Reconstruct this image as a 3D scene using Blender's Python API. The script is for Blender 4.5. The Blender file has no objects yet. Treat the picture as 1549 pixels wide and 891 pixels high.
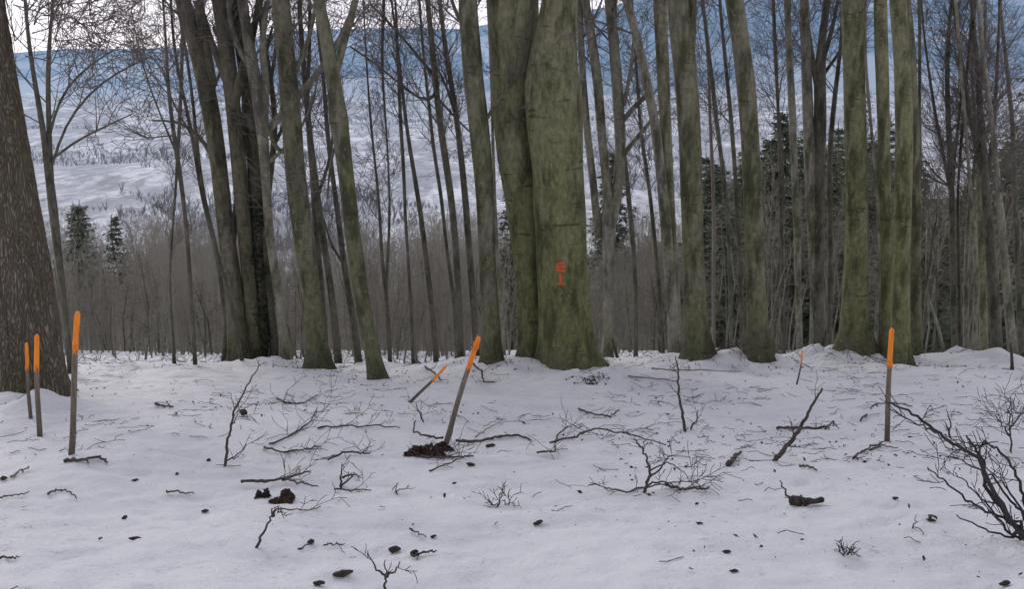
import bpy, math, random
import numpy as np
from mathutils import Vector, Matrix
from mathutils.bvhtree import BVHTree
from math import radians as R, sin, cos, pi

S = bpy.context.scene
COL = S.collection

# ------------------------------------------------------------------ camera, sky, sun, exposure
FOC, CX, CY = 1400.0, 774.5, 445.5          # focal length and centre in photograph pixels
PITCH = R(12.7)
EYE = 1.6
cam = bpy.data.cameras.new("camera"); cam.sensor_width = 36; cam.lens = 36 * FOC / 1549
cam.clip_start = 0.05; cam.clip_end = 30000
co = bpy.data.objects.new("camera", cam); COL.objects.link(co)
co.location = (0, 0, EYE); co.rotation_euler = (pi / 2 - PITCH, 0, 0)
S.camera = co

SUN_EL, SUN_AZ = R(38), R(-35)              # azimuth from +Y towards +X
w = bpy.data.worlds.new("World"); S.world = w; w.use_nodes = True
nt = w.node_tree; nt.nodes.clear()
out = nt.nodes.new("ShaderNodeOutputWorld"); bg = nt.nodes.new("ShaderNodeBackground")
sky = nt.nodes.new("ShaderNodeTexSky"); sky.sky_type = 'NISHITA'; sky.sun_disc = False
sky.sun_elevation = SUN_EL; sky.sun_rotation = SUN_AZ
sky.air_density = 1.0; sky.dust_density = 2.0; sky.ozone_density = 1.5
tc = nt.nodes.new("ShaderNodeTexCoord")
nz = nt.nodes.new("ShaderNodeTexNoise"); nz.inputs["Scale"].default_value = 3.0; nz.inputs["Detail"].default_value = 6
mp = nt.nodes.new("ShaderNodeMapping"); mp.inputs["Scale"].default_value = (1, 1, 3.5)
nt.links.new(tc.outputs["Generated"], mp.inputs[0]); nt.links.new(mp.outputs[0], nz.inputs["Vector"])
cr = nt.nodes.new("ShaderNodeValToRGB")
cr.color_ramp.elements[0].position = 0.25; cr.color_ramp.elements[0].color = (6.2, 6.0, 6.6, 1)
cr.color_ramp.elements[1].position = 0.75; cr.color_ramp.elements[1].color = (8.6, 8.2, 8.3, 1)
nt.links.new(nz.outputs["Fac"], cr.inputs[0])
mx = nt.nodes.new("ShaderNodeMixRGB"); mx.inputs[0].default_value = 0.80
nt.links.new(sky.outputs[0], mx.inputs[1]); nt.links.new(cr.outputs[0], mx.inputs[2])
sx = nt.nodes.new("ShaderNodeSeparateXYZ"); nt.links.new(tc.outputs["Generated"], sx.inputs[0])
mr = nt.nodes.new("ShaderNodeMapRange"); nt.links.new(sx.outputs[2], mr.inputs[0])
mr.inputs[1].default_value = 0.06; mr.inputs[2].default_value = 0.75; mr.inputs[3].default_value = 1.0; mr.inputs[4].default_value = 0.40
tint = nt.nodes.new("ShaderNodeMixRGB"); tint.blend_type = 'MULTIPLY'; tint.inputs[0].default_value = 1
g2 = nt.nodes.new("ShaderNodeValToRGB"); g2.color_ramp.elements[0].color = (.37, .395, .44, 1); g2.color_ramp.elements[1].color = (1.12, 1.0, .95, 1)
g2.color_ramp.elements[0].position = 0.4; g2.color_ramp.elements[1].position = 1.0
nt.links.new(mr.outputs[0], g2.inputs[0]); nt.links.new(mx.outputs[0], tint.inputs[1]); nt.links.new(g2.outputs[0], tint.inputs[2])
fy = nt.nodes.new("ShaderNodeMapRange"); nt.links.new(sx.outputs[1], fy.inputs[0])
fy.inputs[1].default_value = -.6; fy.inputs[2].default_value = .9; fy.inputs[3].default_value = 0.55; fy.inputs[4].default_value = 1.2
t2 = nt.nodes.new("ShaderNodeMixRGB"); t2.blend_type = 'MULTIPLY'; t2.inputs[0].default_value = 1
nt.links.new(tint.outputs[0], t2.inputs[1]); nt.links.new(fy.outputs[0], t2.inputs[2])
nt.links.new(t2.outputs[0], bg.inputs[0]); bg.inputs[1].default_value = 0.13
nt.links.new(bg.outputs[0], out.inputs[0])

sl = bpy.data.lights.new("sun", 'SUN'); sl.energy = 0.5; sl.angle = R(18); sl.color = (1, 0.95, 0.88)
so = bpy.data.objects.new("sun", sl); COL.objects.link(so)
sd = Vector((sin(SUN_AZ) * cos(SUN_EL), cos(SUN_AZ) * cos(SUN_EL), sin(SUN_EL)))
so.rotation_euler = sd.to_track_quat('Z', 'Y').to_euler(); so.location = (0, 0, 60)

S.view_settings.view_transform = 'Standard'; S.view_settings.look = 'None'
S.view_settings.gamma = 1; S.view_settings.exposure = 0.86
S.view_settings.use_curve_mapping = False
S.cycles.volume_bounces = 2; S.cycles.max_bounces = 6; S.cycles.diffuse_bounces = 3
S.cycles.use_denoising = True

# ------------------------------------------------------------------ noise and terrain
_t = np.random.RandomState(7).rand(4096)
def _h(i, j, k):
    return _t[((i * 73856093) ^ (j * 19349663) ^ (k * 83492791)) & 4095]
def vnoise(x, y, z=0.0):
    x = np.asarray(x, float); y = np.asarray(y, float); z = np.asarray(z, float) + np.zeros_like(x)
    xi, yi, zi = np.floor(x).astype(np.int64), np.floor(y).astype(np.int64), np.floor(z).astype(np.int64)
    fx, fy, fz = x - xi, y - yi, z - zi
    fx, fy, fz = (f * f * (3 - 2 * f) for f in (fx, fy, fz))
    r = 0
    for a in (0, 1):
        for b in (0, 1):
            for c in (0, 1):
                r = r + _h(xi + a, yi + b, zi + c) * (fx if a else 1 - fx) * (fy if b else 1 - fy) * (fz if c else 1 - fz)
    return r * 2 - 1
def fbm(x, y, o=4, z=0.0):
    r, a, s = 0, 1.0, 1.0
    for i in range(o):
        r = r + a * vnoise(np.asarray(x) * s + 17.3 * i, np.asarray(y) * s - 9.1 * i, z); a *= .5; s *= 2.03
    return r

# downhill profile: slope integrated once and interpolated
_py = np.concatenate([np.arange(-60, 200, .25), np.arange(200, 12000, 10.)])
_kn = np.array([-60, 12.5, 17.5, 20, 29, 34, 72, 110, 420, 560, 700, 1100, 2000, 3400, 12000])
_ks = np.array([-.198, -.198, -.292, -.272, -.272, -.335, -.318, -.17, -.17, -.08, .02, .026, .02, .02, .0])
_sl = np.interp(_py, _kn, _ks)
_pz = np.concatenate([[0], np.cumsum((_sl[1:] + _sl[:-1]) / 2 * np.diff(_py))]); _pz -= np.interp(0, _py, _pz)
def hgt0(x, y):
    x = np.asarray(x, float); y = np.asarray(y, float)
    z = np.interp(y, _py, _pz)
    k = np.clip((y - 300) / 400, 0, 1)
    z = z + .10 * fbm(x / 3.1, y / 3.1, 2) * np.clip((y - 1) / 6, 0, 1)
    z = z + k * (13 * fbm(x / 330, y / 330, 3) + 3 * fbm(x / 90, y / 90, 2)) + np.clip((y - 1200) / 2000, 0, 1) * 34 * fbm(x / 800 + 4, y / 900, 3)
    return z

def ray(px, py):
    v = np.array([(px - CX) / FOC, 1.0, -(py - CY) / FOC])
    c, s = cos(PITCH), sin(PITCH)
    return np.array([v[0], c * v[1] + s * v[2], -s * v[1] + c * v[2]])
def ground_hit(px, py, f):
    d = ray(px, py); d = d / d[1]
    ys = np.concatenate([np.arange(1.5, 30, .02), np.arange(30, 200, .5)])
    zr = EYE + d[2] * ys; zt = f(d[0] * ys, ys)
    i = np.where(zr < zt)[0]
    y = ys[i[0]] if len(i) else 19.0
    return np.array([d[0] * y, y, float(f(np.array([d[0] * y]), np.array([y]))[0])])
MOUNDS = []
for px, py, r, h, rot in [(372, 548, .75, .30, 0), (415, 553, .5, .18, 0), (1280, 552, 1.0, .30, 0), (1235, 554, .6, .20, 0), (1330, 562, .5, .14, 0), (1100, 552, .8, .22, 0),
                     (1165, 555, .5, .15, 0), (850, 578, .8, .14, 0), (905, 582, .5, .12, 0), (16, 612, .35, .22, 0), (72, 616, .35, .20, 0),
                     (1010, 552, .6, .14, 0), (790, 556, .5, .14, 0), (1490, 548, .8, .22, 0), (1420, 552, .6, .14, 0), (690, 552, .6, .12, 0),
                     (150, 704, .45, .05, 0), (1340, 672, .25, .03, 0), (650, 690, .3, .06, 0), (430, 752, .25, .05, 0), (560, 556, .5, .10, 0)]:
    p = ground_hit(px, py, hgt0); MOUNDS.append((p[0], p[1], r, h))
def hgt(x, y, fine=False):
    x = np.asarray(x, float); y = np.asarray(y, float)
    z = hgt0(x, y)
    lump = .85 + .30 * fbm(x / .22, y / .22, 2)
    for mxx, myy, r, h in MOUNDS:
        q = ((x - mxx) ** 2 + (y - myy) ** 2) / (r * r)
        z = z + h * np.exp(-q) * (lump if h > .1 else 1)
    if fine:
        near = np.clip((40 - y) / 25, 0, 1)
        edge = np.exp(-((y - 18.5) / 3.5) ** 2) * np.clip(.3 + vnoise(x / 1.7, y / 2.5), 0, 1)
        z = z + near * (.038 * fbm(x / .8, y / .6, 3) + .020 * fbm(x / .19, y / .13, 3) - .035 * np.clip(vnoise(x / .30, y / .26, 5.5) - .55, 0, 1) * 3 + .07 * edge * np.abs(fbm(x / .35, y / .35, 2)))
    return z
def G(px, py): return ground_hit(px, py, lambda x, y: hgt(x, y, True))
def at(px, py, Y):
    d = ray(px, py); d = d / d[1]; return np.array([d[0] * Y, Y, EYE + d[2] * Y])
def gz(x, y): return float(hgt(np.array([x]), np.array([y]))[0])

# ------------------------------------------------------------------ materials
def mat(name, build, rough=.9, spec=.2):
    m = bpy.data.materials.new(name); m.use_nodes = True; t = m.node_tree
    b = t.nodes["Principled BSDF"]; b.inputs["Roughness"].default_value = rough
    b.inputs["Specular IOR Level"].default_value = spec
    build(t, b); return m
def N(t, kind, **kw):
    n = t.nodes.new(kind)
    for k, v in kw.items():
        if k in n.inputs: n.inputs[k].default_value = v
        else: setattr(n, k, v)
    return n
def coords(t, scale, kind="Object"):
    c = N(t, "ShaderNodeTexCoord"); m = N(t, "ShaderNodeMapping"); m.inputs["Scale"].default_value = scale
    t.links.new(c.outputs[kind], m.inputs[0]); return m.outputs[0]
def noise(t, vec, scale, detail=4, rough=.6):
    n = N(t, "ShaderNodeTexNoise"); n.inputs["Scale"].default_value = scale; n.inputs["Detail"].default_value = detail
    n.inputs["Roughness"].default_value = rough; t.links.new(vec, n.inputs["Vector"]); return n.outputs["Fac"]
def ramp(t, fac, stops):
    r = N(t, "ShaderNodeValToRGB"); e = r.color_ramp.elements
    while len(e) < len(stops): e.new(.5)
    for i, (p, c) in enumerate(stops):
        e[i].position = p; e[i].color = (c, c, c, 1) if isinstance(c, (int, float)) else (*c, 1)
    t.links.new(fac, r.inputs[0]); return r.outputs[0]
def mix(t, fac, a, b, kind='MIX'):
    m = N(t, "ShaderNodeMixRGB"); m.blend_type = kind
    for i, v in enumerate((fac, a, b)):
        if isinstance(v, (int, float)): m.inputs[i].default_value = v if i == 0 else (v, v, v, 1)
        elif isinstance(v, tuple): m.inputs[i].default_value = (*v, 1)
        else: t.links.new(v, m.inputs[i])
    return m.outputs[0]
def bump(t, b, h, strength, dist):
    n = N(t, "ShaderNodeBump"); n.inputs["Strength"].default_value = strength; n.inputs["Distance"].default_value = dist
    t.links.new(h, n.inputs["Height"]); t.links.new(n.outputs[0], b.inputs["Normal"])

def bark(name, base, green, amount, crack=.5, fine=1.0):
    def f(t, b):
        v = coords(t, (1, 1, .22)); vb = coords(t, (1, 1, .5)); v2 = coords(t, (.6, .6, 4.0)); v3 = coords(t, (1, 1, 1))
        big = noise(t, v, 2.6, 5); small = noise(t, vb, 16 * fine, 7, .72); lat = noise(t, v2, 3.2, 3, .5); sp = noise(t, v3, 14, 6, .7)
        c = ramp(t, small, [(.32, tuple(.55 * q for q in base)), (.68, tuple(1.3 * q for q in base))])
        g = ramp(t, small, [(.32, tuple(.5 * q for q in green)), (.68, tuple(1.3 * q for q in green))])
        m = ramp(t, big, [(.5 - .35 * amount, 0), (.78 - .35 * amount, 1)])
        hz_ = N(t, "ShaderNodeSeparateXYZ"); oc = N(t, "ShaderNodeTexCoord"); t.links.new(oc.outputs["Object"], hz_.inputs[0])
        mz = N(t, "ShaderNodeMapRange"); t.links.new(hz_.outputs[2], mz.inputs[0])
        for q_, v_ in zip((1, 2, 3, 4), (.6, 6.0, 1.25, .35)): mz.inputs[q_].default_value = v_
        mm = N(t, "ShaderNodeMath", operation='MULTIPLY', use_clamp=True); t.links.new(m, mm.inputs[0]); t.links.new(mz.outputs[0], mm.inputs[1])
        c = mix(t, mm.outputs[0], c, g)
        wf = N(t, "ShaderNodeMath", operation='ADD'); t.links.new(hz_.outputs[2], wf.inputs[0]); t.links.new(big, wf.inputs[1])
        c = mix(t, ramp(t, wf.outputs[0], [(.55, .55), (1.0, 0)]), c, tuple(.3 * q for q in base))
        cr_ = ramp(t, lat, [(.29, 1), (.36, 0)])
        n_ = N(t, "ShaderNodeMath", operation='MULTIPLY'); n_.inputs[1].default_value = crack; t.links.new(cr_, n_.inputs[0])
        c = mix(t, n_.outputs[0], c, tuple(.30 * q for q in green))
        bl = noise(t, coords(t, (1, 1, .30)), 4.0, 6, .7)
        c = mix(t, ramp(t, bl, [(.48, 0), (.62, .85)]), c, tuple(.30 * q for q in green))
        c = mix(t, ramp(t, sp, [(.58, 0), (.70, .5)]), c, tuple(min(1, 1.5 * q + .03) for q in base))
        t.links.new(c, b.inputs["Base Color"])
        hh = mix(t, .35, small, sp); hh = mix(t, n_.outputs[0], hh, 0.0)
        bump(t, b, hh, .8, .03)
    return mat(name, f)
def rough_bark(t, b):
    v = coords(t, (1, 1, .24)); vo = N(t, "ShaderNodeTexVoronoi", feature='DISTANCE_TO_EDGE'); vo.inputs["Scale"].default_value = 36
    n = noise(t, v, 8, 4); add = mix(t, .34, v, noise_col(t, v, 5)); t.links.new(add, vo.inputs["Vector"])
    big = noise(t, coords(t, (1, 1, .5)), 1.6, 4)
    sm = noise(t, v, 60, 4, .7)
    pl = ramp(t, vo.outputs["Distance"], [(.0, (.13, .113, .09)), (.25, (.27, .238, .19)), (.7, (.37, .33, .265))])
    pl = mix(t, ramp(t, sm, [(.35, .55), (.7, 1.15)]), (0., 0., 0.), pl) if False else mix(t, .8, pl, ramp(t, sm, [(.3, .6), (.7, 1.0)]), 'MULTIPLY')
    gr = mix(t, .75, pl, (.62, .62, .38), 'MULTIPLY')
    c = mix(t, ramp(t, big, [(.45, 0), (.65, .8)]), pl, gr)
    t.links.new(c, b.inputs["Base Color"])
    bump(t, b, mix(t, .3, ramp(t, vo.outputs["Distance"], [(0, 0), (.25, 1)]), sm), 1.0, .03)
def noise_col(t, vec, scale):
    n = N(t, "ShaderNodeTexNoise"); n.inputs["Scale"].default_value = scale; t.links.new(vec, n.inputs["Vector"]); return n.outputs["Color"]

M = {}
M['beech'] = bark("mossy_beech_bark", (.255, .25, .18), (.185, .20, .090), .85, .8)
M['olive'] = bark("olive_bark", (.22, .212, .168), (.15, .16, .085), .7, .6)
M['grey'] = bark("pale_grey_bark", (.32, .31, .265), (.22, .225, .14), .40, .35)
M['dark'] = bark("dark_bark", (.12, .11, .09), (.085, .09, .05), .40, .3)
M['thin'] = bark("thin_stem_bark", (.17, .16, .135), (.125, .13, .08), .35, .2)
M['brown'] = mat("rough_brown_bark", rough_bark)
M['twig'] = mat("twig_bark", lambda t, b: t.links.new(ramp(t, noise(t, coords(t, (1, 1, 1)), 6), [(.3, (.11, .098, .088)), (.7, (.20, .18, .165))]), b.inputs["Base Color"]))
M['wet'] = mat("wet_dark_twig", lambda t, b: t.links.new(ramp(t, noise(t, coords(t, (1, 1, 1)), 9), [(.3, (.045, .038, .036)), (.7, (.12, .10, .09))]), b.inputs["Base Color"]))
M['sapling'] = mat("sapling_bark", lambda t, b: t.links.new(ramp(t, noise(t, coords(t, (1, 1, .3)), 1.2), [(.3, (.17, .15, .125)), (.7, (.31, .275, .24))]), b.inputs["Base Color"]))
M['thicket'] = mat("thicket_twigs", lambda t, b: t.links.new(ramp(t, noise(t, coords(t, (1, 1, .3)), .25), [(.3, (.235, .22, .18)), (.7, (.34, .315, .265))]), b.inputs["Base Color"]))
M['farwood'] = mat("distant_bare_wood", lambda t, b: t.links.new(ramp(t, noise(t, coords(t, (1, 1, 1)), .02), [(.3, (.16, .16, .17)), (.7, (.28, .265, .27))]), b.inputs["Base Color"]))
M['black'] = mat("dark_shrub_bark", lambda t, b: t.links.new(ramp(t, noise(t, coords(t, (1, 1, 1)), 9), [(.3, (.025, .023, .024)), (.7, (.07, .064, .062))]), b.inputs["Base Color"]))
M['needle'] = mat("dark_needles", lambda t, b: t.links.new(ramp(t, noise(t, coords(t, (1, 1, 1)), 1.3), [(.3, (.105, .125, .088)), (.7, (.26, .28, .20))]), b.inputs["Base Color"]))
M['pine'] = mat("light_pine_needles", lambda t, b: t.links.new(ramp(t, noise(t, coords(t, (1, 1, 1)), 1.6), [(.3, (.06, .078, .040)), (.7, (.125, .145, .078))]), b.inputs["Base Color"]))
M['ivy'] = mat("ivy_leaves", lambda t, b: t.links.new(ramp(t, noise(t, coords(t, (1, 1, 1)), 7), [(.3, (.012, .018, .012)), (.7, (.045, .055, .032))]), b.inputs["Base Color"]))
M['leaf'] = mat("dead_brown_leaves", lambda t, b: t.links.new(ramp(t, noise(t, coords(t, (1, 1, 1)), 14), [(.3, (.035, .024, .020)), (.7, (.12, .072, .052))]), b.inputs["Base Color"]))
M['cone'] = mat("bark_flake", lambda t, b: t.links.new(ramp(t, noise(t, coords(t, (1, 1, 1)), 30), [(.3, (.025, .022, .020)), (.7, (.085, .070, .060))]), b.inputs["Base Color"]))
def post_m(t, b):
    n = noise(t, coords(t, (1, 1, .06)), 60, 5, .7)
    c = ramp(t, n, [(.3, (.10, .082, .064)), (.72, (.28, .235, .19))])
    z = N(t, "ShaderNodeSeparateXYZ"); cc = N(t, "ShaderNodeTexCoord"); t.links.new(cc.outputs["Object"], z.inputs[0])
    dk = N(t, "ShaderNodeMapRange"); t.links.new(z.outputs[2], dk.inputs[0])
    dk.inputs[1].default_value = 0; dk.inputs[2].default_value = .55; dk.inputs[3].default_value = .55; dk.inputs[4].default_value = 1.1
    t.links.new(mix(t, 1.0, c, dk.outputs[0], 'MULTIPLY'), b.inputs["Base Color"]); bump(t, b, n, .5, .004)
M['post'] = mat("weathered_wood", post_m, .85)
def paint_m(t, b):
    n = noise(t, coords(t, (1, 1, .1)), 45, 5, .7)
    c = ramp(t, n, [(.28, (.62, .15, .015)), (.45, (.95, .27, .012)), (.75, (1.0, .36, .03))])
    c = mix(t, ramp(t, noise(t, coords(t, (1, 1, .25)), 38, 5, .7), [(.60, 0), (.68, .85)]), c, (.22, .15, .10))
    t.links.new(c, b.inputs["Base Color"]); bump(t, b, n, .3, .003)
M['paint'] = mat("orange_paint", paint_m, .55, .4)
M['mark'] = mat("red_orange_mark", lambda t, b: (t.links.new(ramp(t, noise(t, coords(t, (1, 1, 1)), 70, 4, .7), [(.39, 0), (.52, 1)]), b.inputs["Alpha"]), t.links.new(ramp(t, noise(t, coords(t, (1, 1, 1)), 55, 3), [(.28, (.30, .12, .04)), (.40, (.95, .14, .04))]), b.inputs["Base Color"])), .7)

def snow_m(t, b):
    v = coords(t, (1, 1, 1)); vs = coords(t, (1, 1.8, 1))
    a = noise(t, v, .5, 5); f = noise(t, v, 9, 6, .65); g = noise(t, v, 60, 3)
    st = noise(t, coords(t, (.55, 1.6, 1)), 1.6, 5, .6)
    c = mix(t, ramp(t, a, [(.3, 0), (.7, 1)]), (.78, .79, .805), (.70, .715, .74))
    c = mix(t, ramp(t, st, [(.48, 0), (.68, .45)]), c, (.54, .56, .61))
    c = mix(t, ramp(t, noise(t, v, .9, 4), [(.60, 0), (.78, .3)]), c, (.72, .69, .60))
    # wet patches and crumbs of bark dropped from the trees
    d = ramp(t, noise(t, vs, 16, 6, .78), [(.57, 0), (.66, .75)])
    dm = ramp(t, noise(t, v, 1.1, 3), [(.42, 0), (.62, 1)])
    dd = N(t, "ShaderNodeMath", operation='MULTIPLY'); t.links.new(d, dd.inputs[0]); t.links.new(dm, dd.inputs[1])
    c = mix(t, dd.outputs[0], c, (.16, .14, .13))
    t.links.new(c, b.inputs["Base Color"])
    bump(t, b, mix(t, .3, f, g), .75, .05)
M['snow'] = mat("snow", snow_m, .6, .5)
def far_snow(t, b):
    v = coords(t, (1, .45, 1), "Object")
    a = noise(t, v, .013, 8, .72); f = noise(t, v, .05, 6, .75); g = noise(t, v, .0022, 3, .5)
    c = mix(t, ramp(t, g, [(.3, 0), (.7, 1)]), (.94, .94, .95), (.86, .86, .88))
    c = mix(t, ramp(t, a, [(.42, 0), (.54, .8)]), c, (.36, .36, .38))
    c = mix(t, ramp(t, f, [(.46, 0), (.58, .8)]), c, (.33, .33, .34))
    t.links.new(c, b.inputs["Base Color"])
M['farsnow'] = mat("far_snow_fields", far_snow, .9, .1)
def hill_m(t, b):
    v = coords(t, (1, 1, 2.0), "Object")
    a = noise(t, v, .0011, 6, .6); f = noise(t, v, .016, 9, .8)
    c = ramp(t, f, [(.36, (.06, .11, .17)), (.62, (.30, .39, .50))])  # forest tones with some of the distance haze's blue painted in
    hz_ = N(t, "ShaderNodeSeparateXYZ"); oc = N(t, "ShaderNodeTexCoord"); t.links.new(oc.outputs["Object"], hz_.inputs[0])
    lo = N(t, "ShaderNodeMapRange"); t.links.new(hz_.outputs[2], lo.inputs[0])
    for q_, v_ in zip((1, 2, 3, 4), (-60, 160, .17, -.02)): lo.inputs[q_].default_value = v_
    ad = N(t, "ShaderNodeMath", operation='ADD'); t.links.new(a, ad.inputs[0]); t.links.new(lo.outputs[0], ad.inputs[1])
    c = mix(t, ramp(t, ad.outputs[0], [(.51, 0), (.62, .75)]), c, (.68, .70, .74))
    t.links.new(c, b.inputs["Base Color"])
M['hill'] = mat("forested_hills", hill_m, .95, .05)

# ------------------------------------------------------------------ mesh builder
class MB:
    def __init__(s): s.V = []; s.F = []; s.n = 0; s.segs = []; s.T = []
    def quads(s, v, f):
        v = np.asarray(v, np.float64).reshape(-1, 3); f = np.asarray(f, np.int64).reshape(-1, 4)
        s.V.append(v); s.F.append(f + s.n); s.n += len(v)
    def tris(s, v, f):
        v = np.asarray(v, np.float64).reshape(-1, 3); f = np.asarray(f, np.int64).reshape(-1, 3)
        s.V.append(v); s.T.append(f + s.n); s.n += len(v)
    def seg(s, a, b, r0, r1): s.segs.append((a[0], a[1], a[2], b[0], b[1], b[2], r0, r1))
    def tube(s, P, Rr, n=10, mod=None, cap=True):
        P = np.asarray(P, float); Rr = np.asarray(Rr, float); k = len(P)
        T = np.gradient(P, axis=0); T /= np.linalg.norm(T, axis=1)[:, None] + 1e-9
        ref = np.array([1., 0, 0]) if abs(T[0][0]) < .9 else np.array([0, 1., 0])
        U = np.zeros_like(P); Wv = np.zeros_like(P)
        for i in range(k):
            u = ref - T[i] * ref.dot(T[i]); u /= np.linalg.norm(u); U[i] = u; Wv[i] = np.cross(T[i], u); ref = u
        th = np.arange(n) * 2 * pi / n
        rr = Rr[:, None] * (mod if mod is not None else 1.0) * np.ones((k, n))
        v = P[:, None, :] + rr[..., None] * (np.cos(th)[None, :, None] * U[:, None, :] + np.sin(th)[None, :, None] * Wv[:, None, :])
        i = np.arange(k - 1)[:, None] * n; j = np.arange(n)[None, :]; j2 = (j + 1) % n
        f = np.stack([i + j, i + j2, i + n + j2, i + n + j], -1)
        base = s.n
        s.quads(v, f)
        if cap:
            for row, flip in ((0, 1), (k - 1, 0)):
                c = v[row].mean(0); idx = row * n + np.arange(n) + base
                s.V.append(c[None]); ci = s.n; s.n += 1
                a = np.stack([idx, np.roll(idx, -1), np.full(n, ci)], -1)
                s.T.append(a[:, ::-1] if flip else a)
    def build(s, name, m, parent=None, smooth=True, origin=None):
        if s.segs:
            A = np.array(s.segs); a = A[:, 0:3]; b = A[:, 3:6]; d = b - a; L = np.linalg.norm(d, axis=1)[:, None] + 1e-9; d /= L
            ref = np.where(np.abs(d[:, 2:3]) < .9, np.array([[0, 0, 1.]]), np.array([[1., 0, 0]]))
            u = np.cross(d, ref); u /= np.linalg.norm(u, axis=1)[:, None]; q = np.cross(d, u)
            vs = []
            for P, r in ((a, A[:, 6:7]), (b, A[:, 7:8])):
                for k in range(3):
                    t = k * 2 * pi / 3; vs.append(P + r * (cos(t) * u + sin(t) * q))
            v = np.stack(vs, 1); nseg = len(A); o = (np.arange(nseg) * 6)[:, None, None]
            f = np.array([[0, 1, 4, 3], [1, 2, 5, 4], [2, 0, 3, 5]])[None] + o
            s.quads(v, f); s.segs = []
        V = np.concatenate(s.V); 
        if origin is not None: V = V - np.asarray(origin)
        Q = np.concatenate(s.F) if s.F else np.zeros((0, 4), int); T = np.concatenate(s.T) if s.T else np.zeros((0, 3), int)
        me = bpy.data.meshes.new(name); me.vertices.add(len(V)); me.vertices.foreach_set("co", V.astype(np.float32).ravel())
        nl = Q.size + T.size; me.loops.add(nl); me.loops.foreach_set("vertex_index", np.concatenate([Q.ravel(), T.ravel()]).astype(np.int32))
        me.polygons.add(len(Q) + len(T))
        st = np.concatenate([np.arange(len(Q)) * 4, Q.size + np.arange(len(T)) * 3]).astype(np.int32)
        me.polygons.foreach_set("loop_start", st)
        me.polygons.foreach_set("use_smooth", np.full(len(Q) + len(T), smooth))
        me.update(calc_edges=True); me.validate()
        me.materials.append(m)
        o = bpy.data.objects.new(name, me); COL.objects.link(o)
        if parent: o.parent = parent
        return o
def tag(o, label=None, cat=None, group=None, kind=None):
    if label: o["label"] = label
    if cat: o["category"] = cat
    if group: o["group"] = group
    if kind: o["kind"] = kind
    return o
def thing(name, loc, label, cat, group=None):
    o = bpy.data.objects.new(name, None); COL.objects.link(o); o.location = loc; o.empty_display_size = .2
    return tag(o, label, cat, group)

# ------------------------------------------------------------------ ground, valley, hills
def fan(ys, x_of, nx, f, name, m, smooth=True):
    u = np.linspace(-1, 1, nx)
    Y = np.repeat(ys[:, None], nx, 1); X = x_of(ys)[:, None] * u[None]
    Z = f(X, Y); v = np.stack([X, Y, Z], -1); k = len(ys)
    i = np.arange(k - 1)[:, None] * nx; j = np.arange(nx - 1)[None]
    b = MB(); b.quads(v, np.stack([i + j, i + j + 1, i + nx + j + 1, i + nx + j], -1))
    return b.build(name, m, smooth=smooth)
ys = np.concatenate([np.linspace(-30, 2.4, 40), np.arange(2.5, 8, .028), np.arange(8, 24, .04), np.geomspace(24, 320, 130)])
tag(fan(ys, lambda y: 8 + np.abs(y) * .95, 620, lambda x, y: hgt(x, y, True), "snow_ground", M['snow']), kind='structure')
ys = np.geomspace(316, 3600, 260)
tag(fan(ys, lambda y: y * 1.25, 420, lambda x, y: hgt(x, y), "valley_terrain", M['farsnow']), kind='structure')
RID = [(-900, 110), (-300, 95), (0, 84), (120, 75), (300, 74), (420, 50), (560, 44), (700, 46), (800, 32), (920, 12), (1060, -30), (1250, -60), (1549, -75), (2400, -60)]
def hills(dist, drow, d0, d1, seed, name, lo=False):
    def f(X, Y):
        px = CX + X / Y * FOC / cos(PITCH)
        row = np.interp(px, [a for a, b in RID], [b for a, b in RID]) + drow(px)
        top = EYE + dist * np.tan(np.arctan((CY - row) / FOC) - PITCH)
        t = np.clip((Y - d0) / (dist - d0), 0, 1); back = np.clip((Y - dist) / (d1 - dist), 0, 1)
        base = np.interp(d0, _py, _pz) - 12
        prof = (t * t * (3 - 2 * t)) * (1 - .8 * back * back)
        n = fbm(X / 700 + seed, Y / 700, 5)
        return base + (top - base) * prof + n * 22 * prof * (1 - .55 * np.exp(-((Y - dist) / 300) ** 2)) + 3 * fbm(X / 40 + seed, Y / 40, 2) * prof
    tag(fan(np.linspace(d0, d1, 150), lambda y: y * .9, 420, f, name, M['hill']), kind='structure')
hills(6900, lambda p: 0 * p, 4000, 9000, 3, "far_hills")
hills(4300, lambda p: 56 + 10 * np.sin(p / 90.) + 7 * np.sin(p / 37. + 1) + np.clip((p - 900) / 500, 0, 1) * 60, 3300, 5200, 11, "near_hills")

_gy = np.arange(2.5, 26, .05); _gu = np.linspace(-1, 1, 620); _gX = (8 + _gy * .95)[:, None] * _gu[None]; _gZ = hgt(_gX, np.repeat(_gy[:, None], 620, 1), True)
def gf(x, y):
    if not (2.5 < y < 25.8): return gz(x, y)
    i = int((y - 2.5) / .05); fy_ = (y - 2.5) / .05 - i; u = (x / (8 + y * .95) + 1) / 2 * 619; j = min(618, max(0, int(u))); fu = u - j
    return float((_gZ[i, j] * (1 - fu) + _gZ[i, j + 1] * fu) * (1 - fy_) + (_gZ[i + 1, j] * (1 - fu) + _gZ[i + 1, j + 1] * fu) * fy_)
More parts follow.
